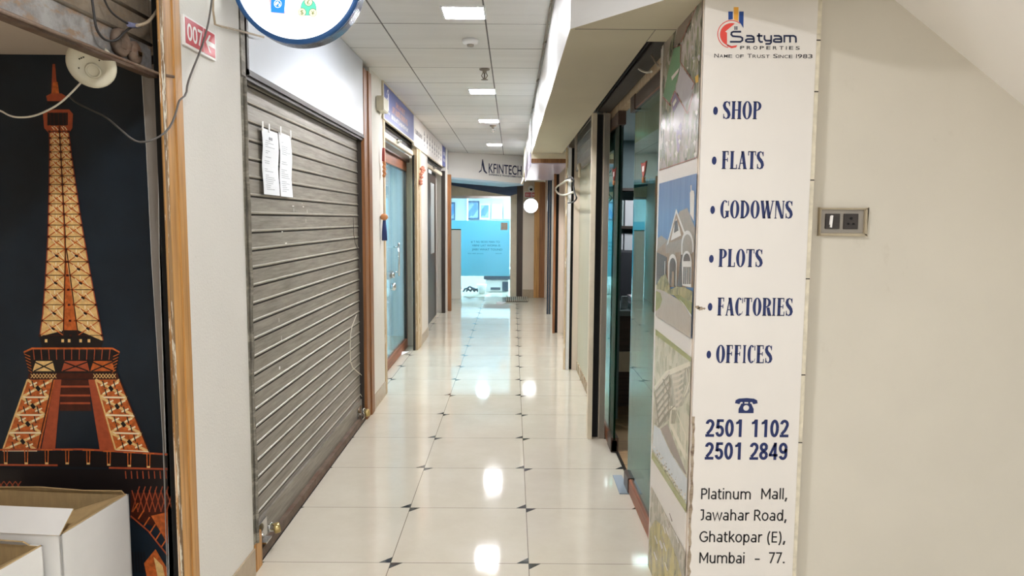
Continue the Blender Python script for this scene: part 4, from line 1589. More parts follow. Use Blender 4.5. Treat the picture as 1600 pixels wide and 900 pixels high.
sprinkler(-.215, 5.50, 'grey ceiling sprinkler just before the second corridor light')
sprinkler(-.24, 8.75, 'small grey ceiling sprinkler just beyond the third corridor light')
q = MB()
for y in (3.72, 4.6, 5.8, 7.2):
    q.tube([(.205, y, CZ - .015), (.190, y, CZ - .02), (.186, y, CZ - .035)], .006, 0, 6)
q.tube([(.192, 2.8, CZ - .012), (.192, 7.68, CZ - .012)], .006, 0, 6)
tag(q.build('conduit', M['grey_metal']), 'thin grey conduit clipped along the ceiling edge of the right bulkhead', 'conduit')

# ================================================================== RIGHT SIDE
# wood edged box sign under the bulkhead
t = thing('shop_sign', (.4, 9.2, 2.06), 'lilac lit boxed sign with wood slatted edge under the right bulkhead', 'sign')
a, c = on(1, 7.70, 832, 249), on(1, 7.70, 885, 238)
b = MB()
b.box(.196, .60, 7.705, 7.76, on(1, 7.70, 850, 248).z, SZ + .02)
b.build('top_board', M['cream_metal'], t)
b = MB()
zt, zl = on(1, 7.70, 850, 248).z, on(1, 7.70, 850, 254.5).z
for k in range(22):
    x = .20 + .39 * k / 22
    b.box(x, x + .0125, 7.70, 7.77, zl, zt)
b.box(.196, .60, 7.71, 7.77, zl, zt)
b.build('slatted_edge', M['wood_brown'], t)
b = MB()
b.box(.196, .60, 7.72, 10.9, zl - .01, 2.20)
b.box(.186, .196, 7.9, 10.9, zl - .03, 2.25)
b.build('box_body', mat('lilac_lit_laminate', (206, 198, 218), .2), t)  # lilac of the sign's light put into the laminate colour

# pale rod at the far end of the bulkhead
q = MB().tube([on(1, 11.2, 821, 228), on(1, 11.2, 818.5, 280)], .012, 0, 8)
q.tube([on(1, 11.2, 818.5, 278), on(1, 11.18, 815, 288)], .016, 0, 8)
tag(q.build('hanging_rod', M['cream_metal']), 'pale rod hanging at the far edge of the right bulkhead', 'rod')

# rolling shutter slats showing in the second right front
t = thing('rolling_shutter', (.63, 6.2, 1.98), 'grey raised rolling shutter in the second right hand shopfront', 'rolling shutter')
b = MB()
z = 2.0
while z < 2.42:
    b.box(.622, .628, 4.90, 7.04, z, z + .066, 0)
    b.tube([(.622, 4.90, z + .070), (.622, 7.04, z + .070)], .005, 1, 6)
    z += .075
b.build('curtain', [mat('dusty_grey_slat', (128, 126, 120), .5, .2, var=.15, vs=5), M['grey_metal']], t)
MB().box(.612, .640, 4.90, 7.04, 1.955, 2.0).build('bottom_bar', M['grey_metal'], t, .003)
q = MB()
c = on(0, .60, 905, 260)
q.lathe([(0, 0), (.03, 0), (.03, .02), (.015, .03), (0, .03)], (.612, c.y, c.z), (-1, 0, 0), 0, 14)
q.tube([(.60, c.y - .05, c.z), (.60, c.y - .05, c.z - .10)], .012, 0, 8)
q.build('lock', M['cream_metal'], t)
# raised shutter of the office front, black standing in for the slot's shade
t = thing('rolling_shutter', (.58, 3.9, 2.19), 'dark raised shutter edge in the slot above the right glass front', 'rolling shutter')
b = MB()
b.box(.540, .548, 2.92, 4.79, 2.20, 2.56, 0)
for k in range(5):
    b.tube([(.538, 2.92, 2.25 + k * .07), (.538, 4.79, 2.25 + k * .07)], .006, 0, 6)
b.build('curtain', M['black'], t)
b = MB()
b.box(.556, .640, 2.92, 4.79, 2.192, 2.235, 0)
b.build('bottom_bar', M['dark'], t, .003)

# cable loops
wire('cable_loop', xx(.585, [(1022, 60), (1016, 76), (1004, 80), (994, 88), (993, 98), (998, 108), (1008, 113), (1018, 112)]), .0055, 'wire_white', 'white cable ring hanging in the dark slot above the glass front')
wire('cable_loop', xx(.59, [(1010, 80), (1020, 88), (1024, 98), (1030, 104), (1032, 100)]), .004, 'wire_brown', 'brown stub of cable beside the white ring above the glass front', 1)
wire('cable_loop', xx(.515, [(893, 283), (886, 281), (879, 286), (869, 292), (868, 298), (874, 304), (882, 305), (889, 303), (896, 300)]), .010, 'wire_white', 'white looped cable on the right post below the slatted sign')
wire('cable_loop', xx(.515, [(884, 281), (892, 276), (897, 280), (896, 290), (898, 303), (902, 310), (896, 316), (888, 317)]), .007, 'wire_black', 'thin dark cable tangled with the white loop on the right post')

# ---- glass doors of the office
def gdoor(name, y0, y1, x, glassm, rail=True, label=None):
    f = MB()
    f.box(x - .016, x + .024, y0, y1, .008, .085, 0)
    f.box(x - .016, x + .024, y0, y1, 2.075, 2.150, 1)
    d = struct(name, f, [M['wood_red'], M['brown_rail']], .003)
    MB().box(x - .004, x + .008, y0, y1, .085, 2.075).build('pane', glassm, d)
    MB().box(x - .0042, x + .0082, y1 - .006 if y1 > 4 and y0 < 3.5 else y0, y1 if y1 > 4 and y0 < 3.5 else y0 + .006, .085, 2.075).build('glass_edge', M['glass_edge'], d)
    return d


d3 = gdoor('door_3', 3.005, 3.93, .660, M['glass_teal'])
MB().box(.657, .667, 3.922, 3.931, .085, 2.075).build('glass_edge', M['glass_edge'], d3)
q = MB().box(.638, .690, 3.80, 3.94, .006, .09)
q.box(.638, .690, 3.86, 3.99, 2.07, 2.152)
q.build('patch_fitting', M['brown_rail'], d3, .003)
d4 = gdoor('door_4', 4.50, 5.27, .660, M['glass_teal'])
q = MB().box(.640, .690, 4.50, 4.66, .006, .10)
q.box(.640, .690, 4.46, 4.60, 2.07, 2.152)
q.build('patch_fitting', M['brown_rail'], d4, .003)
# second sliding pane overlapping the first
d6 = struct('door_6', MB().box(.700, .730, 3.60, 3.95, .008, .05).box(.700, .730, 3.60, 3.95, 2.08, 2.12), M['brown_rail'])
MB().box(.711, .719, 3.60, 3.95, .05, 2.08).build('pane', M['glass_edge'], d6)
h = MB().box(.690, .700, 3.72, 3.735, .28, .40)
h.build('handle', M['steel'], d6)
# paper charms on the glass
for (px, py, lb) in ((1005, 266, 'red and white hanging charm on the nearest right glass pane'), (959, 274, 'red hanging charm on the farther right glass pane')):
    c = on(0, .652, px, py)
    t = thing('door_charm', (c.x, c.y, c.z), lb, 'door charm', 'charms on the right glass')
    s = 1.0 if px > 1000 else 1.1
    fr = (c, Vector((0, -1, 0)), Zv)
    b = MB()
    b.prism([c + Vector((0, -y, z)) * s for y, z in ((-.06, .022), (-.07, .042), (-.03, .034), (0, .038), (.03, .034), (.07, .042), (.06, .022), (.024, -.022), (0, -.034), (-.024, -.022))], (.003, 0, 0))
    b.build('red_motif', M['red_charm'], t)
    b = MB()
    b.prism([c + Vector((-.0015, -y, z)) * s for y, z in ((-.024, .02), (.024, .02), (.020, -.003), (0, -.009), (-.020, -.003))], (.0015, 0, 0))
    b.build('white_motif', M['white_ink'], t)
    MB().tube([c + Vector((0, 0, -.034)), c + Vector((0, 0, -.062))], .006, 0, 8).build('tassel', M['orange_charm'], t)

# floor plate of the door closer
q = MB()
a, c = on(2, .004, 958, 744), on(2, .004, 975, 772)
q.prism([(.597, 4.085, 0), (.650, 4.085, 0), (.650, 3.80, 0), (.594, 3.80, 0)], (0, 0, .006))
o = q.build('floor_plate', mat('satin_steel', (150, 162, 172), .45, .4), bev=.001)
tag(o, 'shiny steel plate on the floor beside the right glass pane', 'floor plate')

# ---- office furniture
t = thing('desk', (1.5, 6.0, 0), 'dark wood office desk with a pale band behind the right glass', 'desk')
q = MB()
q.box(.82, 2.3, 5.65, 5.69, .004, .74, 0)
q.box(.82, 2.3, 5.63, 5.65, .29, .45, 1)
q.build('front_panel', [M['desk_front'], M['cream_metal']], t)
MB().box(.81, 2.32, 5.60, 6.35, .74, .78).build('desk_top', M['desk_top'], t, .004)
MB().box(.83, .87, 5.69, 6.33, .004, .74).build('side_panel', M['desk_front'], t)
for k, (lb, z, hgt, mt, y) in enumerate((('lower grey ledger stack lying on the office desk', .78, .03, M['desk_top'], 5.72), ('pinkish stack of files on the office desk', .81, .06, mat('pink_paper_stack', (216, 200, 208), .7, var=.15, vs=60, st=(.1, .1, 3)), 5.74))):
    q = MB()
    for i in range(3):
        q.box(.965 + i * .004, 1.24 + i * .003, y, y + .3, z + hgt * i / 3, z + hgt * (i + .8) / 3)
    tag(q.build('paper_stack', mt, bev=.002), lb, 'paper stack')
q = MB()
q.box(.885, .935, 5.75, 5.80, .78, .88, 0)
tag(q.build('small_box', mat('white_black_box', (170, 178, 180), .5, var=.5, vs=14), bev=.003), 'small white box standing on the office desk beside the files', 'box')
q = MB()
q.prism([(.96, 5.62, .782), (1.2, 5.60, .782), (1.24, 5.7, .782), (1.0, 5.74, .782)], (0, 0, .004))
tag(q.build('paper_sheet', M['paper']), 'loose white paper on the front edge of the office desk', 'paper')
# chair
t = thing('office_chair', (1.13, 6.85, 0), 'black high backed office chair behind the office desk', 'chair')
q = MB()
q.prism([(.90, 6.80, .55), (1.30, 6.80, .55), (1.26, 6.95, 1.16), (1.20, 6.97, 1.20), (1.0, 6.97, 1.20), (.94, 6.95, 1.16)], (0, .07, 0))
q.build('backrest', M['fabric_black'], t, .02)
MB().box(.88, 1.34, 6.38, 6.84, .44, .53).build('seat', M['fabric_black'], t, .03)
MB().tube([(1.11, 6.62, .08), (1.11, 6.62, .44)], .03, 0, 12).build('column', M['dark'], t)
for k in range(5):
    a = k * 2 * math.pi / 5
    ca, sa = math.cos(a), math.sin(a)
    lg = MB().tube([(1.11, 6.62, .10), (1.11 + ca * .28, 6.62 + sa * .28, .07)], .018, 0, 8).build('leg', M['dark'], t)
    MB().lathe([(0, -.015), (.028, -.015), (.028, .015), (0, .015)], (1.11 + ca * .28, 6.62 + sa * .28, .032), (-sa, ca, 0), 0, 12).build('castor', M['black'], lg)
for s in (.86, 1.36):
    MB().tube([(s, 6.80, .62), (s, 6.50, .66), (s, 6.46, .50)], .016, 0, 8, 1).build('armrest', M['dark'], t)
# wall shelf & glowing screen at the back of the office
for z, lb in ((1.05, 'lowest'), (1.40, 'middle'), (1.80, 'topmost')):
    q = MB().box(.85, 2.4, 7.65, 7.99, z, z + .028).box(.9, .92, 7.9, 7.99, z - .12, z).box(2.3, 2.32, 7.9, 7.99, z - .12, z)
    tag(q.build('wall_shelf', M['dark']), lb + ' dark shelf on the back wall of the office', 'shelf', 'office wall shelves')
rnd = random.Random(11)
for lv in (1.08, 1.43):
    for k in range(10):
        x = .9 + k * .1
        q = MB().box(x, x + .085, 7.7, 7.95, lv, lv + .27)
        tag(q.build('box_file', mat('box_file_%d' % (k + int(lv * 100)), rnd.choice([(150, 164, 166), (118, 140, 136), (172, 176, 130), (186, 190, 194), (130, 84, 84)]), .6)), 'upright box file on the dim office shelves', 'file', 'box files on the office shelves')

# ---- the printed vinyl on the pier's corridor face
XB = .5985
t = thing('photo_banner', (XB, 2.68, .05), 'tall printed banner of aerial views and a house on the corridor face of the pier', 'banner')
MB().box(XB + .0005, .602, 2.375, 2.998, 0, 2.18).build('backing', M['sign_white'], t)
P_raw = flat(0, XB, -1, .0003)


def P(pts, k=0):
    return [Vector((p.x, min(max(p.y, 2.362), 2.997), p.z)) for p in P_raw(pts, k)]


aer = mottled('aerial_print', [(58, 70, 54), (110, 118, 98), (168, 160, 154), (196, 184, 178), (120, 128, 96), (150, 140, 120)], 26, .22, (1, 1.6, .8))
aer2 = mottled('pale_aerial_print', [(138, 140, 112), (188, 184, 158), (204, 196, 172), (160, 158, 128)], 24, .25, (1, 1.5, 1))
tree = mottled('foliage_print', [(84, 82, 44), (146, 134, 66), (188, 172, 96), (120, 110, 70)], 22, .25, (1, 1.4, .7))
town = mottled('town_print', [(120, 116, 96), (168, 160, 140), (190, 180, 160)], 30, .25, (1, 1.4, 1))
pc = lambda n, c, v=0.0, s=20: mat(n, c, .25, var=v, vs=s)
c_lilac, c_green, c_redl, c_brown = pc('lilac_roof_print', (186, 180, 186), .08), pc('green_field_print', (104, 150, 110), .1), pc('red_line_print', (160, 92, 84)), pc('brown_grey_print', (134, 118, 108), .1)
c_yel, c_purp, c_wht = pc('yellow_print', (222, 178, 86)), pc('purple_print', (140, 124, 156), .15), pc('white_print', (228, 222, 214), .03)
c_skin, c_wall, c_drk, c_lawn = pc('roof_print', (160, 148, 134), .15, 60), pc('house_wall_print', (158, 134, 112), .2, 60), pc('dark_window_print', (92, 78, 70), .25, 40), pc('lawn_print', (150, 150, 92), .2, 40)
c_drive, c_bush, c_gs, c_river, c_cream = pc('driveway_print', (184, 172, 158), .06), mottled('bush_print', [(92, 92, 56), (150, 140, 84), (190, 178, 130)], 40, .3), pc('green_stripe_print', (148, 150, 84), .15), pc('river_print', (196, 202, 206), .06), pc('cream_road_print', (222, 214, 190), .06)
t_sky = NT('sky_print')
gz = t_sky.n('ShaderNodeSeparateXYZ')
t_sky.l(t_sky.n('ShaderNodeNewGeometry').outputs['Position'], gz.inputs[0])
t_sky.l(t_sky.ramp(t_sky.noise(t_sky.coords((1, 30, 2)), 1.5, 4), [(.3, lin((84, 118, 166))), (.7, lin((104, 140, 188)))]), t_sky.b.inputs['Base Color'])
t_sky.b.inputs['Roughness'].default_value = .25
c_sky = t_sky.mat

# upper aerial view
b = MB()
mm = [aer, c_brown, c_green, c_lilac, c_purp, c_redl, c_yel, c_wht, c_skin]
b.poly(P([(1037, 66), (1099, -8), (1091, 246), (1030, 267)], 0), 0)
b.poly(P([(1060, 40), (1088, 3), (1082, 20), (1064, 66), (1052, 74)], 1), 1)
b.poly(P([(1053, 76), (1063, 71), (1064, 96), (1055, 138), (1046, 160), (1036, 150), (1044, 112)], 1), 2)
b.poly(P([(1038, 66), (1054, 44), (1042, 90), (1034, 140)], 1), 8)
b.poly(P([(1063, 102), (1074, 116), (1085, 132), (1082, 142), (1070, 168), (1056, 140)], 2), 3)
b.poly(P([(1049, 158), (1055, 142), (1063, 156), (1052, 176)], 3), 4)
b.poly(P([(1051, 162), (1056, 153), (1057, 158), (1052, 167)], 4), 7)
b.poly(P([(1053, 176), (1063, 157), (1070, 170), (1064, 210), (1058, 230), (1052, 196)], 2), 3)
b.poly(P([(1057, 205), (1064, 190), (1066, 205), (1060, 240), (1058, 234)], 3), 4)
b.poly(P([(1086, 120), (1091, 116), (1091, 128), (1087, 130)], 4), 6)
b.poly(P([(1049, 120), (1061, 106), (1060, 112), (1050, 126)], 4), 7)
for p, q in (((1053, 74), (1064, 70)), ((1064, 70), (1063, 97)), ((1063, 97), (1085, 130)), ((1085, 130), (1081, 140)), ((1054, 142), (1074, 178)), ((1048, 160), (1054, 142)), ((1036, 152), (1048, 166)), ((1074, 178), (1083, 146)), ((1064, 66), (1089, 8)), ((1030, 266), (1091, 245))):
    p, q = Vector(p), Vector(q)
    n = Vector((-(q - p).y, (q - p).x)).normalized() * .55
    b.poly(P([p + n, q + n, q - n, p - n], 5), 5)
for k in range(26):
    rnd = random.Random(k)
    x, y = rnd.uniform(1034, 1088), rnd.uniform(30 if k < 8 else 175, 110 if k < 8 else 245)
    if k < 8:
        x = rnd.uniform(1072, 1094)
    s = rnd.uniform(2, 5)
    b.poly(P([(x, y), (x + s * .5, y - s), (x + s, y - s * .4), (x + s * .6, y + s * 1.4)], 3), rnd.choice((7, 8, 3)))
b.build('aerial_picture', mm, t)
# house picture
b = MB()
mm = [c_sky, c_skin, c_wall, c_drk, c_wht, c_lawn, c_drive, c_bush]
b.poly(P([(1030, 287), (1090, 270.5), (1082, 530), (1024, 492)], 0), 0)
b.poly(P([(1028, 372), (1033, 368), (1044, 376), (1046, 404), (1026, 396)], 1), 1)
b.poly(P([(1040, 382), (1062, 330), (1074, 325), (1089, 356), (1087, 392), (1040, 396)], 2), 1)
b.poly(P([(1026, 392), (1042, 376), (1088, 366), (1085, 450), (1025, 448)], 1), 2)
b.poly(P([(1026, 394), (1042, 402), (1041, 448), (1025, 446)], 3), 3)
b.poly(P([(1043, 380), (1056.5, 330), (1070, 366), (1069, 372)], 4), 2)
b.poly(P([(1041.5, 384), (1056.5, 326), (1057, 331), (1044.5, 380)], 5), 4)
b.poly(P([(1056.5, 326), (1071, 365), (1069, 368), (1056, 331)], 5), 4)
b.poly(P([(1048, 376), (1064, 368), (1062, 357), (1056.5, 341), (1051, 362)], 6), 4)
b.poly(P([(1053, 364), (1054.5, 346), (1058, 344), (1060, 360)], 7), 3)
for x in (1077.5, 1081.5):
    pass
b.poly(P([(1078, 301), (1080, 297), (1084, 298), (1085, 304), (1084, 346), (1078, 334)], 4), 4)
b.poly(P([(1079, 290), (1080.5, 289), (1080.5, 298), (1079.4, 298)], 4), 4)
arc = lambda cx, cyy, rx, ry, a0, a1, n=10: [(cx + rx * math.cos(math.radians(a0 + (a1 - a0) * i / n)), cyy - ry * math.sin(math.radians(a0 + (a1 - a0) * i / n))) for i in range(n + 1)]
b.poly(P(arc(1074, 384, 9.5, 24, 0, 180, 14) + [(1064.5, 398), (1083.5, 394)], 5), 4)
b.poly(P(arc(1074, 386, 7.8, 20, 0, 180, 14) + [(1066.2, 400), (1081.8, 396)], 6), 1)
b.poly(P(arc(1073, 410, 7.6, 18, 0, 180, 14) + [(1066, 446), (1080, 449)], 7), 4)
b.poly(P(arc(1073, 408, 5.4, 12, 0, 180, 12), 8), 3)
for k in range(4):
    x = 1067.6 + k * 3.1
    b.poly(P([(x, 417), (x + 2.1, 417), (x + 1.8, 444), (x - .2, 444)], 8), 3)
b.poly(P([(1065.5, 409), (1080.5, 408), (1080.5, 413), (1065.5, 414)], 9), 4)
b.poly(P(arc(1050.5, 398, 5, 12, 0, 180, 10) + [(1045.8, 402), (1055.5, 402)], 5), 1)
b.poly(P([(1044, 444), (1044.5, 414)] + arc(1051, 412, 6.5, 15, 180, 0, 12) + [(1057, 446)], 6), 4)
b.poly(P([(1045.5, 446), (1046, 416)] + arc(1051, 415, 5.0, 12, 180, 0, 12) + [(1055.5, 448)], 7), 3)
b.poly(P([(1049, 447), (1050, 424), (1053, 424), (1053, 448)], 8), 2)
for x in (1038.5, 1044.2, 1056.4):
    b.poly(P([(x, 408), (x + 1.1, 408), (x + .6, 450), (x - .5, 450)], 8), 4)
b.poly(P([(1058, 446), (1064, 398), (1066, 398), (1066, 450)], 6), 3)
b.poly(P([(1025, 446), (1033, 432), (1040, 428), (1048, 452), (1057, 448), (1070, 449), (1084, 456), (1083, 476), (1056, 462), (1025, 455)], 9), 7)
b.poly(P([(1025, 452), (1036, 454), (1050, 462), (1066, 472), (1083, 498), (1082, 530), (1024, 493)], 10), 6)
b.poly(P([(1025, 454), (1032, 458), (1034.5, 468), (1031, 480), (1024, 487)], 11), 5)
b.poly(P([(1052, 461), (1060, 461), (1084, 474), (1082.5, 497), (1070, 478)], 11), 5)
b.ribbon([(0, 0), (1e-6, 1e-6)], .0001, (P([(1050, 470)], 0)[0], Yv, Zv), 6) if False else None
b.poly(P([(1082.5, 497), (1070, 478), (1060, 466), (1068, 474), (1083, 494)], 12), 4)
b.build('house_picture', mm, t)
# lower aerial with stripes
b = MB()
mm = [c_gs, aer2, town, c_cream, c_river, c_brown, tree, c_wht, pc('roof_row_print', (206, 194, 174), .1), pc('street_print', (122, 112, 90), .1)]
b.poly(P([(1024, 514), (1081, 559), (1081, 567), (1024, 523)], 1), 0)
b.poly(P([(1024, 523), (1081, 567), (1075, 806), (1018, 716)], 1), 1)
b.poly(P([(1022, 604), (1040, 580), (1077, 565), (1079, 572), (1042, 588), (1023, 610)], 2), 3)
b.poly(P([(1023, 610), (1042, 588), (1078, 572), (1077, 612), (1066, 634), (1050, 640), (1046, 655), (1030, 668), (1022, 662)], 2), 2)
for k in range(6):
    y = 600 + k * 11
    b.poly(P([(1024 + k * .6, y + 6), (1036, y - 9), (1037, y - 5), (1025 + k * .6, y + 10)], 3), 8)
    b.poly(P([(1038, y - 11), (1046, y - 22), (1047, y - 18), (1039, y - 7)], 3), 8)
    b.poly(P([(1024 + k * .6, y + 11), (1046, y - 16), (1046, y - 14), (1025 + k * .6, y + 13)], 4), 9)
for k in range(6):
    pts = [(1050 + 4 * k * .3, 586 + k * 9), (1060, 584 + k * 9), (1070 - k, 578 + k * 9), (1070 - k, 581.5 + k * 9), (1060, 588 + k * 9), (1050 + 4 * k * .3, 590 + k * 9)]
    b.poly(P(pts, 3), 8)
for k in range(3):
    b.poly(P([(1072 + k * 1.8, 576), (1073 + k * 1.8, 576), (1076 + k, 596), (1072 + k, 612), (1066 + k, 622), (1066 + k, 619), (1070 + k, 610), (1074 + k, 596)], 4), 9 if k % 2 else 3)
for (p, q) in (((1023, 612), (1030, 668)), ((1046, 588), (1044, 640)), ((1036, 592), (1046, 622)), ((1030, 667), (1048, 640)), ((1048, 640), (1054, 634))):
    p, q = Vector(p), Vector(q)
    n = Vector((-(q - p).y, (q - p).x)).normalized() * .8
    b.poly(P([p + n, q + n, q - n, p - n], 5), 9)
b.poly(P([(1048, 634), (1055, 636), (1072, 680), (1071, 720), (1046, 664)], 2), 3)
b.poly(P([(1050, 640), (1056, 642), (1070, 680), (1070, 706), (1050, 662)], 3), 1)
for k in range(5):
    b.poly(P([(1050 + k * 1.6, 640), (1051 + k * 1.6, 640), (1049 + k * 1.4, 662), (1048 + k * 1.4, 662)], 4), 9)
b.poly(P([(1032, 670), (1043, 662), (1073, 742), (1070, 740), (1048, 706)], 2), 5)
b.poly(P([(1022, 664), (1031, 670), (1048, 708), (1076, 752), (1075, 792), (1053, 750), (1028, 716), (1019, 700)], 3), 4)
for k in range(90):
    rnd = random.Random(k + 100)
    f = k / 90
    x = 1021 + f * 53 + rnd.uniform(-4, 4)
    y = 704 + f * 84 + rnd.uniform(-9, 5)
    if x > 1075 or x < 1019:
        continue
    s = rnd.uniform(.5, 1.3)
    b.poly(P([(x - s, y), (x, y - s * 1.5), (x + s, y), (x, y + s * 1.5)], 4), rnd.choice((8, 9, 7, 2)))
b.poly(P([(1019, 706), (1075, 793), (1074.5, 806), (1018, 716)], 5), 0)
b.poly(P([(1017, 758), (1072.5, 866), (1071, 905), (1011, 905)], 2), 2)
b.poly(P([(1015.5, 826), (1024, 812), (1036, 822), (1048, 846), (1060, 880), (1066, 905), (1011, 905)], 3), 6)
for k in range(12):
    rnd = random.Random(k + 40)
    x, y = rnd.uniform(1020, 1060), rnd.uniform(800, 890)
    b.poly(P([(x, y), (x + .7, y - .7), (x + 5, y + 12), (x + 4, y + 13)], 4), rnd.choice((7, 5)))
b.build('aerial_picture', mm, t)

# ---- the pier's sign, facing the camera
YS = 2.345
SR = lambda y: on(1, YS, 1275 - (y / 900) * 38.5, y)
xL = .604
xR = on(1, YS, 1271, 170).x
t = thing('hoarding_board', ((xL + xR) / 2, YS, 0), 'tall off white sign board of a property agent on the near right pier', 'sign board')
MB().box(xL, xR, YS, 2.357, 0, CZ - .004).build('board', M['sign_white'], t)
b = MB()
b.box(xR + .001, xR + .014, YS + .003, 2.357, 0, CZ - .004, 0)
for z in (.75, .98, 1.3, 1.62, 1.9, 2.06):
    b.box(xR, xR + .0145, YS + .0025, 2.3565, z, z + .004, 1)
b.build('side_edge', [M['sign_edge'], M['shutter_groove']], t)
b = MB()
pts = []
rnd = random.Random(5)
z = .0
while z < .86:
    pts.append((xL - .003 + rnd.uniform(0, .004) , z))
    z += .02
b2 = [(xL + .009 + rnd.uniform(-.005, .004) * (1 - z_ / 1.2), z_) for (_, z_) in pts]
for (p, q), (r_, s_) in zip(zip(pts[:-1], pts[1:]), zip(b2[:-1], b2[1:])):
    b.add([(p[0], YS - .0006, p[1]), (r_[0], YS - .0006, r_[1]), (s_[0], YS - .0006, s_[1]), (q[0], YS - .0006, q[1])], [(0, 1, 2, 3)])
b.build('worn_edge', M['sign_wear'], t)
b = MB()
for (px, py, r_) in ((1094, 482, .012), (1090, 480, .01), (1100, 482, .006)):
    c = on(1, YS - .0006, px, py)
    b.poly([c + Vector((r_ * math.cos(a) * rnd.uniform(.5, 1), 0, r_ * .8 * math.sin(a) * rnd.uniform(.5, 1))) for a in [i * math.pi / 5 for i in range(10)]])
b.build('tape_scar', M['sign_wear'], t)
YI = YS - .0008
Xv = Vector((1, 0, 0))


def fS(x, y):
    return (on(1, YI, x, y), Xv, Zv)


PXM = (on(1, YI, 1200, 450) - on(1, YI, 1100, 450)).x / 100


def wpx(px, y=450):
    return (on(1, YI, 1100 + px, y) - on(1, YI, 1100, y)).x


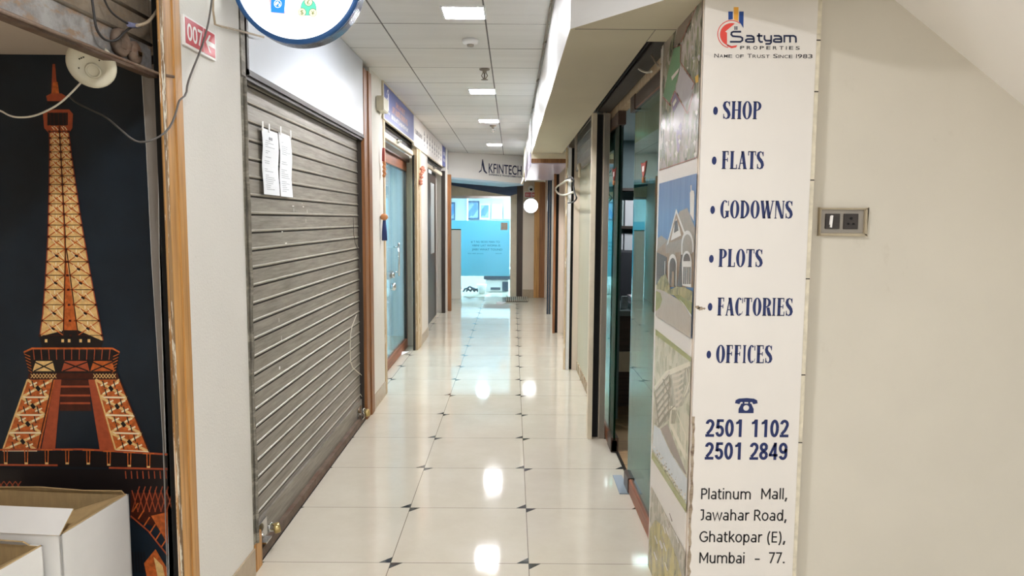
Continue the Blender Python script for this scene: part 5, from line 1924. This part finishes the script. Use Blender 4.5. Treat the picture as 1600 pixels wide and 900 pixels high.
# condensed serif letters
def glyph(q, ch, o, W, H, m=0):
    """draws one capital in the box W x H at o, returns nothing"""
    sw, tn, sf, sh = W * .30 if ch not in 'HNWO' else W * .25, H * .055, W * .10, H * .045
    sw = min(H * .165, W * .48)
    sf = H * .035
    fr = (o, Xv, Zv)
    R = lambda x0, x1, y0, y1: q.shape([(x0, y0), (x1, y0), (x1, y1), (x0, y1)], fr, m)

    def stem(x):
        R(x, x + sw, 0, H)
        R(x - sf, x + sw + sf, 0, sh)
        R(x - sf, x + sw + sf, H - sh, H)

    def ring(cx, cyy, ax, ay, a0, a1, tx, ty, n=20):
        P_, Q_ = [], []
        for i in range(n + 1):
            a = math.radians(a0 + (a1 - a0) * i / n)
            P_.append((cx + ax * math.cos(a), cyy + ay * math.sin(a)))
            Q_.append((cx + (ax - tx) * math.cos(a), cyy + (ay - ty) * math.sin(a)))
        for i in range(n):
            q.shape([P_[i], P_[i + 1], Q_[i + 1], Q_[i]], fr, m)

    def diag(x0, y0, x1, y1, wd):
        q.shape([(x0 - wd / 2, y0), (x0 + wd / 2, y0), (x1 + wd / 2, y1), (x1 - wd / 2, y1)], fr, m)

    def tick(x, y0, y1, wd):
        q.shape([(x, y0), (x + wd, y0), (x + wd, y1), (x, y1)], fr, m)

    if ch == 'I':
        stem(W / 2 - sw / 2)
    elif ch == 'H':
        stem(sf)
        stem(W - sw - sf)
        R(sf + sw, W - sw - sf, H * .48, H * .54)
    elif ch in 'FE':
        stem(sf)
        R(sf, W - sf, H - tn, H)
        tick(W - sf - tn * .8, H * .78, H, tn * .8)
        R(sf, W * .72, H * .49, H * .49 + tn)
        tick(W * .72, H * .40, H * .63, tn * .8)
        if ch == 'E':
            R(sf, W, 0, tn)
            tick(W - tn * .8, 0, H * .24, tn * .8)
    elif ch == 'L':
        stem(sf)
        R(sf, W, 0, tn)
        tick(W - tn * .9, 0, H * .26, tn * .9)
    elif ch == 'T':
        stem(W / 2 - sw / 2)
        R(0, W, H - tn, H)
        tick(0, H * .76, H, tn * .8)
        tick(W - tn * .8, H * .76, H, tn * .8)
    elif ch in 'PR':
        stem(sf)
        ring(sf + sw, H * .735, W - sf - sw, H * .265, -90, 90, sw * .95, tn)
        if ch == 'R':
            q.shape([(W * .48, H * .47), (W * .48 + sw, H * .47), (W + sf, 0), (W + sf - sw * 1.15, 0)], fr, m)
            R(W - sw * .9, W + sf * 1.2, 0, sh)
    elif ch == 'D':
        stem(sf)
        ring(sf + sw * .6, H / 2, W - sf - sw * .6, H / 2, -90, 90, sw, tn)
        R(sf, sf + sw, H - tn, H)
    elif ch == 'O':
        ring(W / 2, H / 2, W / 2, H / 2 * 1.02, 0, 360, sw * 1.02, tn, 36)
    elif ch in 'CG':
        ring(W / 2, H / 2, W / 2, H / 2 * 1.02, 52, 308, sw * 1.02, tn, 28)
        tick(W * .86, H * .70, H * .98, tn * .8)
        if ch == 'C':
            q.shape([(W * .80, H * .10), (W * .86, H * .07), (W, H * .26), (W * .96, H * .26)], fr, m)
        else:
            R(W - sw - sf * .5, W - sf * .5, H * .06, H * .42)
            R(W - sw - sf * 1.8, W + sf * .6, H * .42 - sh, H * .42)
            q.shape([(W * .55, 0), (W * .62, -.0), (W * .8, H * .10), (W * .72, H * .14)], fr, m)
    elif ch == 'S':
        path = [(W * .84, H * .80), (W * .74, H * .93), (W * .50, H * .975), (W * .26, H * .91), (W * .17, H * .76), (W * .28, H * .62), (W * .52, H * .50), (W * .74, H * .38), (W * .84, H * .23), (W * .74, H * .09), (W * .48, H * .025), (W * .24, H * .07), (W * .12, H * .20)]
        wd = [tn * .6, tn, tn, sw * .75, sw, sw * 1.1, sw * 1.25, sw * 1.1, sw, sw * .75, tn, tn, tn * .6]
        q.ribbon(path, wd, fr, m)
        tick(W * .82, H * .72, H * .98, tn * .8)
        tick(W * .08, H * .02, H * .29, tn * .8)
    elif ch == 'A':
        diag(W * .14, 0, W * .46, H, tn * 1.1)
        diag(W * .80, 0, W * .48, H, sw)
        R(W * .26, W * .70, H * .30, H * .30 + tn)
        R(0, W * .30, 0, sh)
        R(W * .58, W * 1.02, 0, sh)
    elif ch == 'W':
        diag(W * .28, 0, W * .09, H, sw)
        diag(W * .28, 0, W * .50, H, tn * 1.1)
        diag(W * .68, 0, W * .46, H, sw)
        diag(W * .68, 0, W * .92, H, tn * 1.1)
        for x0, x1 in ((-.02, .24), (.36, .60), (.80, 1.04)):
            R(W * x0, W * x1, H - sh, H)
    elif ch == 'N':
        R(sf, sf + tn, 0, H)
        R(W - sf - tn, W - sf, 0, H)
        q.shape([(sf * .3, H), (sf * .3 + sw * 1.2, H), (W - sf, 0), (W - sf - sw * .9, 0)], fr, m)
        R(-sf * .3, sf * 2 + tn, 0, sh)
        R(W - sf * 2 - tn, W + sf * .3, H - sh, H)


RELW = dict(S=.42, H=.55, O=.52, P=.46, F=.42, L=.42, A=.52, T=.46, G=.50, D=.52, W=.74, N=.54, C=.46, R=.50, I=.25, E=.45)
for word, x0, x1, ytop, ybot, bx, by in (('SHOP', 1129, 1189, 158, 186, 1118, 173), ('FLATS', 1127.5, 1193, 236, 264, 1116, 251), ('GODOWNS', 1125, 1238, 313, 341, 1113.5, 328), ('PLOTS', 1122.5, 1191, 389, 417, 1111.5, 404.5), ('FACTORIES', 1120.5, 1238, 465, 493, 1109.5, 479.5), ('OFFICES', 1118.5, 1206, 539, 567, 1107.5, 554)):
    q = MB()
    o0, o1, o2 = on(1, YI, x0, ybot), on(1, YI, x1, ybot), on(1, YI, x0, ytop)
    H = o2.z - o0.z
    tot = sum(RELW[c] for c in word) + .055 * (len(word) - 1)
    kx = (o1.x - o0.x) / tot
    x = 0
    for ch in word:
        glyph(q, ch, o0 + Xv * x, RELW[ch] * kx, H)
        x += (RELW[ch] + .055) * kx
    cb = on(1, YI, bx, by)
    q.shape([(wpx(3.6) * math.cos(a), wpx(6.2) * math.sin(a)) for a in [i * math.pi / 10 for i in range(20)]], (cb, Xv, Zv))
    q.build('lettering', M['navy'], t)
# phone
q = MB()
c = on(1, YI, 1166, 634)
k = wpx(1)
fr = (c, Xv, Zv)
S = lambda L: [(x * k, y * k) for x, y in L]
q.shape(S([(-18, 4), (-17, 9), (-12, 11.5), (0, 12.5), (12, 11.5), (17, 9), (18, 4), (11, 2.5), (9, 6), (-9, 6), (-11, 2.5)]), fr)
q.shape(S([(-6, 6), (-3, 6), (-3, 3), (-6, 3)]), fr)
q.shape(S([(3, 6), (6, 6), (6, 3), (3, 3)]), fr)
n = 20
pin = [(6 * math.cos(i * 2 * math.pi / n) , 6 * math.sin(i * 2 * math.pi / n) - 3.5) for i in range(n)]
outl = [(8, 3.5), (9.5, 0), (12, -5), (12, -12), (-12, -12), (-12, -5), (-9.5, 0), (-8, 3.5)]


def outer(ax, ay):
    # ray from dial centre to body outline
    best = None
    for (x0, y0), (x1, y1) in zip(outl, outl[1:] + outl[:1]):
        dx, dy = x1 - x0, y1 - y0
        den = ax * dy - ay * dx
        if abs(den) < 1e-9:
            continue
        tt = (x0 * dy - (y0 + 3.5) * dx) / den
        ss = (x0 * ay - (y0 + 3.5) * ax) / den
        if tt > 0 and -1e-6 <= ss <= 1 + 1e-6 and (best is None or tt < best):
            best = tt
    return (ax * best, ay * best - 3.5)


angs = sorted([i * 2 * math.pi / 24 for i in range(24)] + [math.atan2(y + 3.5, x) % (2 * math.pi) for x, y in outl])
pin = [(4.6 * math.cos(a), 4.6 * math.sin(a) - 3.5) for a in angs]
pou = [outer(math.cos(a), math.sin(a)) for a in angs]
for i in range(len(angs)):
    j = (i + 1) % len(angs)
    q.shape(S([pin[i], pou[i], pou[j], pin[j]]), fr)
q.build('telephone_symbol', M['navy'], t)
def digit(q, ch, o, W, H, tk, m=0):
    fr = (o, Xv, Zv)
    h = tk / 2
    E_ = lambda cx, cy, rx, ry, a0, a1, n=16: [(cx + rx * math.cos(math.radians(a0 + (a1 - a0) * i / n)), cy + ry * math.sin(math.radians(a0 + (a1 - a0) * i / n))) for i in range(n + 1)]
    rx = W / 2 - h
    if ch == '0':
        q.ribbon(E_(W / 2, H / 2, rx, H / 2 - h, 0, 360, 32), tk, fr, m)
    elif ch == '1':
        q.ribbon([(W * .62, 0), (W * .62, H)], tk, fr, m)
        q.shape([(W * .62 - h, H), (W * .62 - h, H - tk * 1.5), (W * .12, H * .72), (W * .12, H * .72 + tk * .8), (W * .5, H * .93)], fr, m)
    elif ch == '2':
        q.ribbon(E_(W / 2, H * .72, rx, H * .28 - h, 175, -20, 16) + [(W * .62, H * .42), (h * 1.2, tk)], tk, fr, m)
        q.shape([(0, 0), (W, 0), (W, tk * .95), (0, tk * .95)], fr, m)
    elif ch == '5':
        q.shape([(W * .16, H), (W * .94, H), (W * .94, H - tk * .95), (W * .16, H - tk * .95)], fr, m)
        q.ribbon([(W * .16 + h, H - h), (W * .07 + h, H * .48)], tk, fr, m)
        q.ribbon([(W * .07 + h, H * .50)] + E_(W / 2, H * .33, rx, H * .33 - h, 120, -165, 20), tk, fr, m)
    elif ch == '8':
        q.ribbon(E_(W / 2, H * .74, rx * .93, H * .26 - h, 0, 360, 28), tk, fr, m)
        q.ribbon(E_(W / 2, H * .27, rx, H * .27 - h, 0, 360, 28), tk, fr, m)
    elif ch == '4':
        q.ribbon([(W * .70, 0), (W * .70, H)], tk, fr, m)
        q.shape([(0, H * .20), (W, H * .20), (W, H * .20 + tk * .9), (0, H * .20 + tk * .9)], fr, m)
        q.ribbon([(W * .70, H - h * .6), (h * .5, H * .24)], tk * .85, fr, m)
    elif ch == '9':
        q.ribbon(E_(W / 2, H * .68, rx, H * .32 - h, 0, 360, 28), tk, fr, m)
        q.ribbon([(W - h, H * .66), (W - h, H * .42)] + E_(W / 2, H * .30, rx, H * .30 - h, 10, -160, 16), tk, fr, m)


for body, x0, x1, yb, ht in (('2501 1102', 1102, 1230, 682.5, 27.5), ('2501 2849', 1101, 1228, 718, 27)):
    o0 = on(1, YI, x0, yb)
    q = MB()
    tot = on(1, YI, x1, yb).x - o0.x
    H = on(1, YI, x0, yb - ht).z - o0.z
    cw = tot / 8.4
    x = 0
    for ch in body:
        if ch == ' ':
            x += cw * .62
            continue
        digit(q, ch, o0 + Xv * x, cw * .90, H, cw * .30)
        x += cw
    q.build('lettering', M['navy'], t)
def arc_pts(cx, cy, rx, ry, a0, a1, n=14):
    return [(cx + rx * math.cos(math.radians(a0 + (a1 - a0) * i / n)), cy + ry * math.sin(math.radians(a0 + (a1 - a0) * i / n))) for i in range(n + 1)]


XH = .75
ARCH = lambda x: [(x, .50)] + arc_pts(x + .21, .47, .21, .225, 165, 0) + [(x + .42, 0)]
SANS = {
    'l': (.25, [[(.125, 0), (.125, 1.04)]]), 'i': (.25, [[(.125, 0), (.125, XH)], [(.125, .90), (.125, 1.03)]]),
    't': (.44, [[(.17, .95), (.17, .20)] + arc_pts(.31, .20, .14, .145, 180, 270, 8) + [(.40, .06)], [(.03, .70), (.40, .70)]]),
    'n': (.70, [[(.13, 0), (.13, XH)], ARCH(.13)]), 'h': (.70, [[(.13, 0), (.13, 1.04)], ARCH(.13)]),
    'm': (1.10, [[(.13, 0), (.13, XH)], ARCH(.13), [(x + .42, y) for x, y in ARCH(.13)]]),
    'u': (.70, [[(.13, XH), (.13, .28)] + arc_pts(.34, .28, .21, .225, 180, 345), [(.56, XH), (.56, 0)]]),
    'a': (.66, [arc_pts(.31, .215, .20, .16, 0, 360, 22), [(.52, 0), (.52, .50)] + arc_pts(.33, .52, .19, .175, 0, 140)]),
    'r': (.46, [[(.13, 0), (.13, XH)], [(.13, .50), (.20, .62), (.30, .69), (.44, .69)]]),
    'o': (.70, [arc_pts(.35, .375, .25, .33, 0, 360, 28)]),
    'd': (.70, [arc_pts(.34, .375, .22, .33, 0, 360, 26), [(.57, 0), (.57, 1.04)]]),
    'b': (.70, [arc_pts(.36, .375, .22, .33, 0, 360, 26), [(.13, 0), (.13, 1.04)]]),
    'p': (.70, [arc_pts(.36, .375, .22, .33, 0, 360, 26), [(.13, -.27), (.13, XH)]]),
    'w': (.92, [[(.05, XH), (.24, .02), (.46, .72), (.68, .02), (.87, XH)]]),
    'k': (.62, [[(.13, 0), (.13, 1.04)], [(.54, XH), (.15, .33)], [(.26, .44), (.58, 0)]]),
    'P': (.68, [[(.14, 0), (.14, 1)], [(.14, .945), (.36, .945)] + arc_pts(.36, .70, .23, .245, 90, -90) + [(.14, .455)]]),
    'R': (.74, [[(.14, 0), (.14, 1)], [(.14, .945), (.36, .945)] + arc_pts(.36, .71, .22, .235, 90, -90) + [(.14, .475)], [(.36, .475), (.68, 0)]]),
    'M': (.96, [[(.13, 0), (.13, 1)], [(.83, 0), (.83, 1)], [(.13, .96), (.48, .28), (.83, .96)]]),
    'J': (.52, [[(.10, .945), (.36, .945)], [(.36, 1), (.36, .26)] + arc_pts(.20, .25, .16, .195, 0, -110, 8)]),
    'G': (.86, [arc_pts(.46, .5, .36, .445, 45, 330, 26) + [(.77, .46), (.50, .46)]]),
    'E': (.66, [[(.14, 0), (.14, 1)], [(.14, .945), (.58, .945)], [(.14, .52), (.55, .52)], [(.14, .055), (.58, .055)]]),
    '(': (.42, [arc_pts(.62, .40, .46, .82, 130, 230, 12)]), ')': (.42, [arc_pts(-.20, .40, .46, .82, 50, -50, 12)]),
    '7': (.64, [[(.06, .945), (.54, .945), (.22, 0)]]), '-': (.40, [[(.02, .36), (.38, .36)]]),
    '.': (.30, [[(.15, 0), (.15, .15)]]), ',': (.32, [[(.19, .15), (.10, -.20)]]), ' ': (.34, []),
}


def sans(q, body, o, width, cap, tk=.128):
    adv = sum(SANS[c][0] for c in body)
    kx = width / (adv - .12)
    x = -.06
    for ch in body:
        a, st_ = SANS[ch]
        for L in st_:
            w2 = tk * cap * (1.25 if ch in '.,' else 1)
            q.ribbon([((px_ + x) * kx, py_ * cap) for px_, py_ in L], w2, (o, Xv, Zv))
        x += a


for parts in ((('Platinum', 1095, 1173, 780), ('Mall,', 1189, 1230, 780)), (('Jawahar Road,', 1093.5, 1229, 813),), (('Ghatkopar (E),', 1093, 1227, 847),), (('Mumbai', 1092.5, 1163, 880), ('-', 1180, 1186, 880), ('77.', 1201, 1226, 880))):
    q = MB()
    for body, x0, x1, yb in parts:
        o0 = on(1, YI, x0, yb)
        sans(q, body, o0, on(1, YI, x1, yb).x - o0.x, on(1, YI, x0, yb - 17).z - o0.z)
    q.build('lettering', M['ink_black'], t)
# house-and-towers logo with its name
px = lambda L: [on(1, YI, *p) - on(1, YI, 1143, 52) for p in L]
c0 = on(1, YI, 1143, 52)
fr = (c0, Xv, Zv)
L2 = lambda L: [(v.x, v.z) for v in px(L)]
q = MB()
q.shape(L2([(1138, 18), (1145, 18), (1145, 30), (1138, 31)]), fr, 0)
q.shape(L2([(1155, 18), (1162, 18), (1161.5, 44), (1158, 38), (1154.5, 34)]), fr, 0)
q.shape(L2([(1146.5, 11), (1154, 11), (1153.5, 33), (1146.5, 30.5)]), fr, 1)
for a0, a1, r0, r1 in ((40, 305, 21.5, 20.5),):
    pts = [(1143 + r0 * math.cos(math.radians(a)), 53.5 - r0 * math.sin(math.radians(a))) for a in range(52, 262, 6)]
    q.ribbon(L2(pts), wpx(1.2), fr, 2)
pts = [(1143 + 18 * math.cos(math.radians(a)), 54 - 18 * math.sin(math.radians(a))) for a in range(52, 300, 6)]
inn = [(1135, 51), (1133, 49), (1148, 38.5)]
q.shape(L2([(1143 + 18 * math.cos(math.radians(a)), 54 - 18 * math.sin(math.radians(a))) for a in range(60, 272, 8)] + [(1136, 69), (1136, 51), (1133, 49.5), (1148, 37)]), fr, 2)
q.shape(L2([(1143, 72), (1152, 70.5), (1150, 74), (1143, 75.5), (1136, 72), (1136, 69.5)]), fr, 2)
for x, y in ((1147.3, 41.3), (1150.2, 41.3), (1147.3, 44.2), (1150.2, 44.2)):
    q.shape(L2([(x, y), (x + 2.2, y), (x + 2.2, y + 2.2), (x, y + 2.2)]), fr, 3)
st = wpx(2.7)
for L in ([(1158, 49.5), (1146, 49.5), (1143, 51), (1142.5, 54), (1145, 56.5), (1157, 57.5), (1160, 59.5), (1160, 63), (1157, 65.3), (1140.5, 65.3)],
          [(1166, 56), (1174, 56), (1177, 57.5), (1178, 60), (1178, 66.5)], [(1178, 61), (1168, 61), (1165.5, 62.5), (1165.5, 64.5), (1168, 65.5), (1178, 65.5)],
          [(1186, 52), (1186, 63), (1188, 65.5), (1192, 65.5)], [(1182.5, 56), (1191.5, 56)],
          [(1194.5, 55), (1194.5, 61), (1196.5, 63.5), (1205, 63.5)], [(1205, 55), (1205, 66), (1203, 68.5), (1196, 68.5)],
          [(1209, 56), (1217, 56), (1220, 57.5), (1221, 60), (1221, 66.5)], [(1221, 61), (1211.5, 61), (1209, 62.5), (1209, 64.5), (1211.5, 65.5), (1221, 65.5)],
          [(1225.5, 66.5), (1225.5, 56), (1240, 56), (1243, 57.5), (1243.7, 60), (1243.7, 66.5)], [(1234.5, 56), (1234.5, 66.5)]):
    q.ribbon(L2(L), st, fr, 3)
q.build('logo', [M['logo_blue'], M['logo_orange'], M['logo_red'], M['navy_dark']], t)
q = MB()
o0 = on(1, YI, 1156.5, 77)
x = 0
for ch in 'PROPERTIES':
    wl = wpx(1.2 if ch == 'I' else 6.2)
    q.text(ch, (o0 + Xv * x, Xv, Zv), 0, wpx(5.2), wl, .012)
    x += wl + wpx(3.7 if ch != 'I' else 3.7)
o0 = on(1, YI, 1116, 90)
x = 0
for wi, wd_ in enumerate('Name of Trust Since 1983'.split()):
    for i, ch in enumerate(wd_):
        big = (i == 0 and wd_ != 'of') or ch.isdigit()
        ww = wpx(1.2 if ch in 'iI1' else (6.8 if big else 5.6))
        q.text(ch.upper(), (o0 + Xv * x, Xv, Zv), 0, wpx(6.2 if big else 5.0), ww, .006)
        x += ww + wpx(1.15)
    x += wpx(4.2)
q.build('lettering', M['ink_black'], t)

# ---- socket plate on the right wall
YW = 2.42
a, c = on(1, YW - .008, 1277.5, 368), on(1, YW - .008, 1356, 325)
t = thing('switch_socket', ((a.x + c.x) / 2, YW, a.z), 'grey wall socket plate with switch on the beige wall beside the pier', 'socket')
x0, x1, z0, z1 = a.x, c.x, a.z, c.z
b = MB()
b.box(x0 + .002, x0 + .008, YW - .014, YW, z0, z1)
b.box(x1 - .010, x1, YW - .014, YW, z0, z1)
b.box(x0 + .002, x1, YW - .014, YW, z1 - .006, z1)
b.box(x0 + .002, x1, YW - .014, YW, z0, z0 + .008)
b.build('surround', mat('beige_painted_surround', (176, 162, 136), .5, var=.1, vs=30), t, .002)
MB().box(x0 + .008, x1 - .010, YW - .004, YW, z0 + .008, z1 - .006).build('plate', mat('grey_plate', (150, 142, 130), .4), t)
sxa, sza = on(1, YW - .01, 1289.5, 357.5), on(1, YW - .01, 1313, 334)
MB().box(sxa.x, sza.x, YW - .010, YW - .003, sxa.z, sza.z).build('switch', M['dark'], t, .001)
cc = on(1, YW - .0105, 1299, 346)
MB().obox(cc, (.003, 0, -.0005), (0, .003, 0), (.0015, 0, .020)).obox(cc + Vector((-.004, 0, .004)), (.002, 0, 0), (0, .002, 0), (.001, 0, .015)).build('switch_marking', M['white_ink'], t)
sxa, sza = on(1, YW - .01, 1318, 358), on(1, YW - .01, 1342, 334)
MB().box(sxa.x, sza.x, YW - .009, YW - .003, sxa.z, sza.z).build('socket', M['dark'], t, .001)
cx, cz = (sxa.x + sza.x) / 2, (sxa.z + sza.z) / 2
for dx, dz, r in ((0, .010, .0045), (-.009, -.008, .0035), (.009, -.008, .0035)):
    MB().lathe([(0, 0), (r, 0), (r, .0015), (0, .0015)], (cx + dx, YW - .0095, cz + dz), (0, -1, 0), 0, 12).build('pin_hole', M['black'], t)
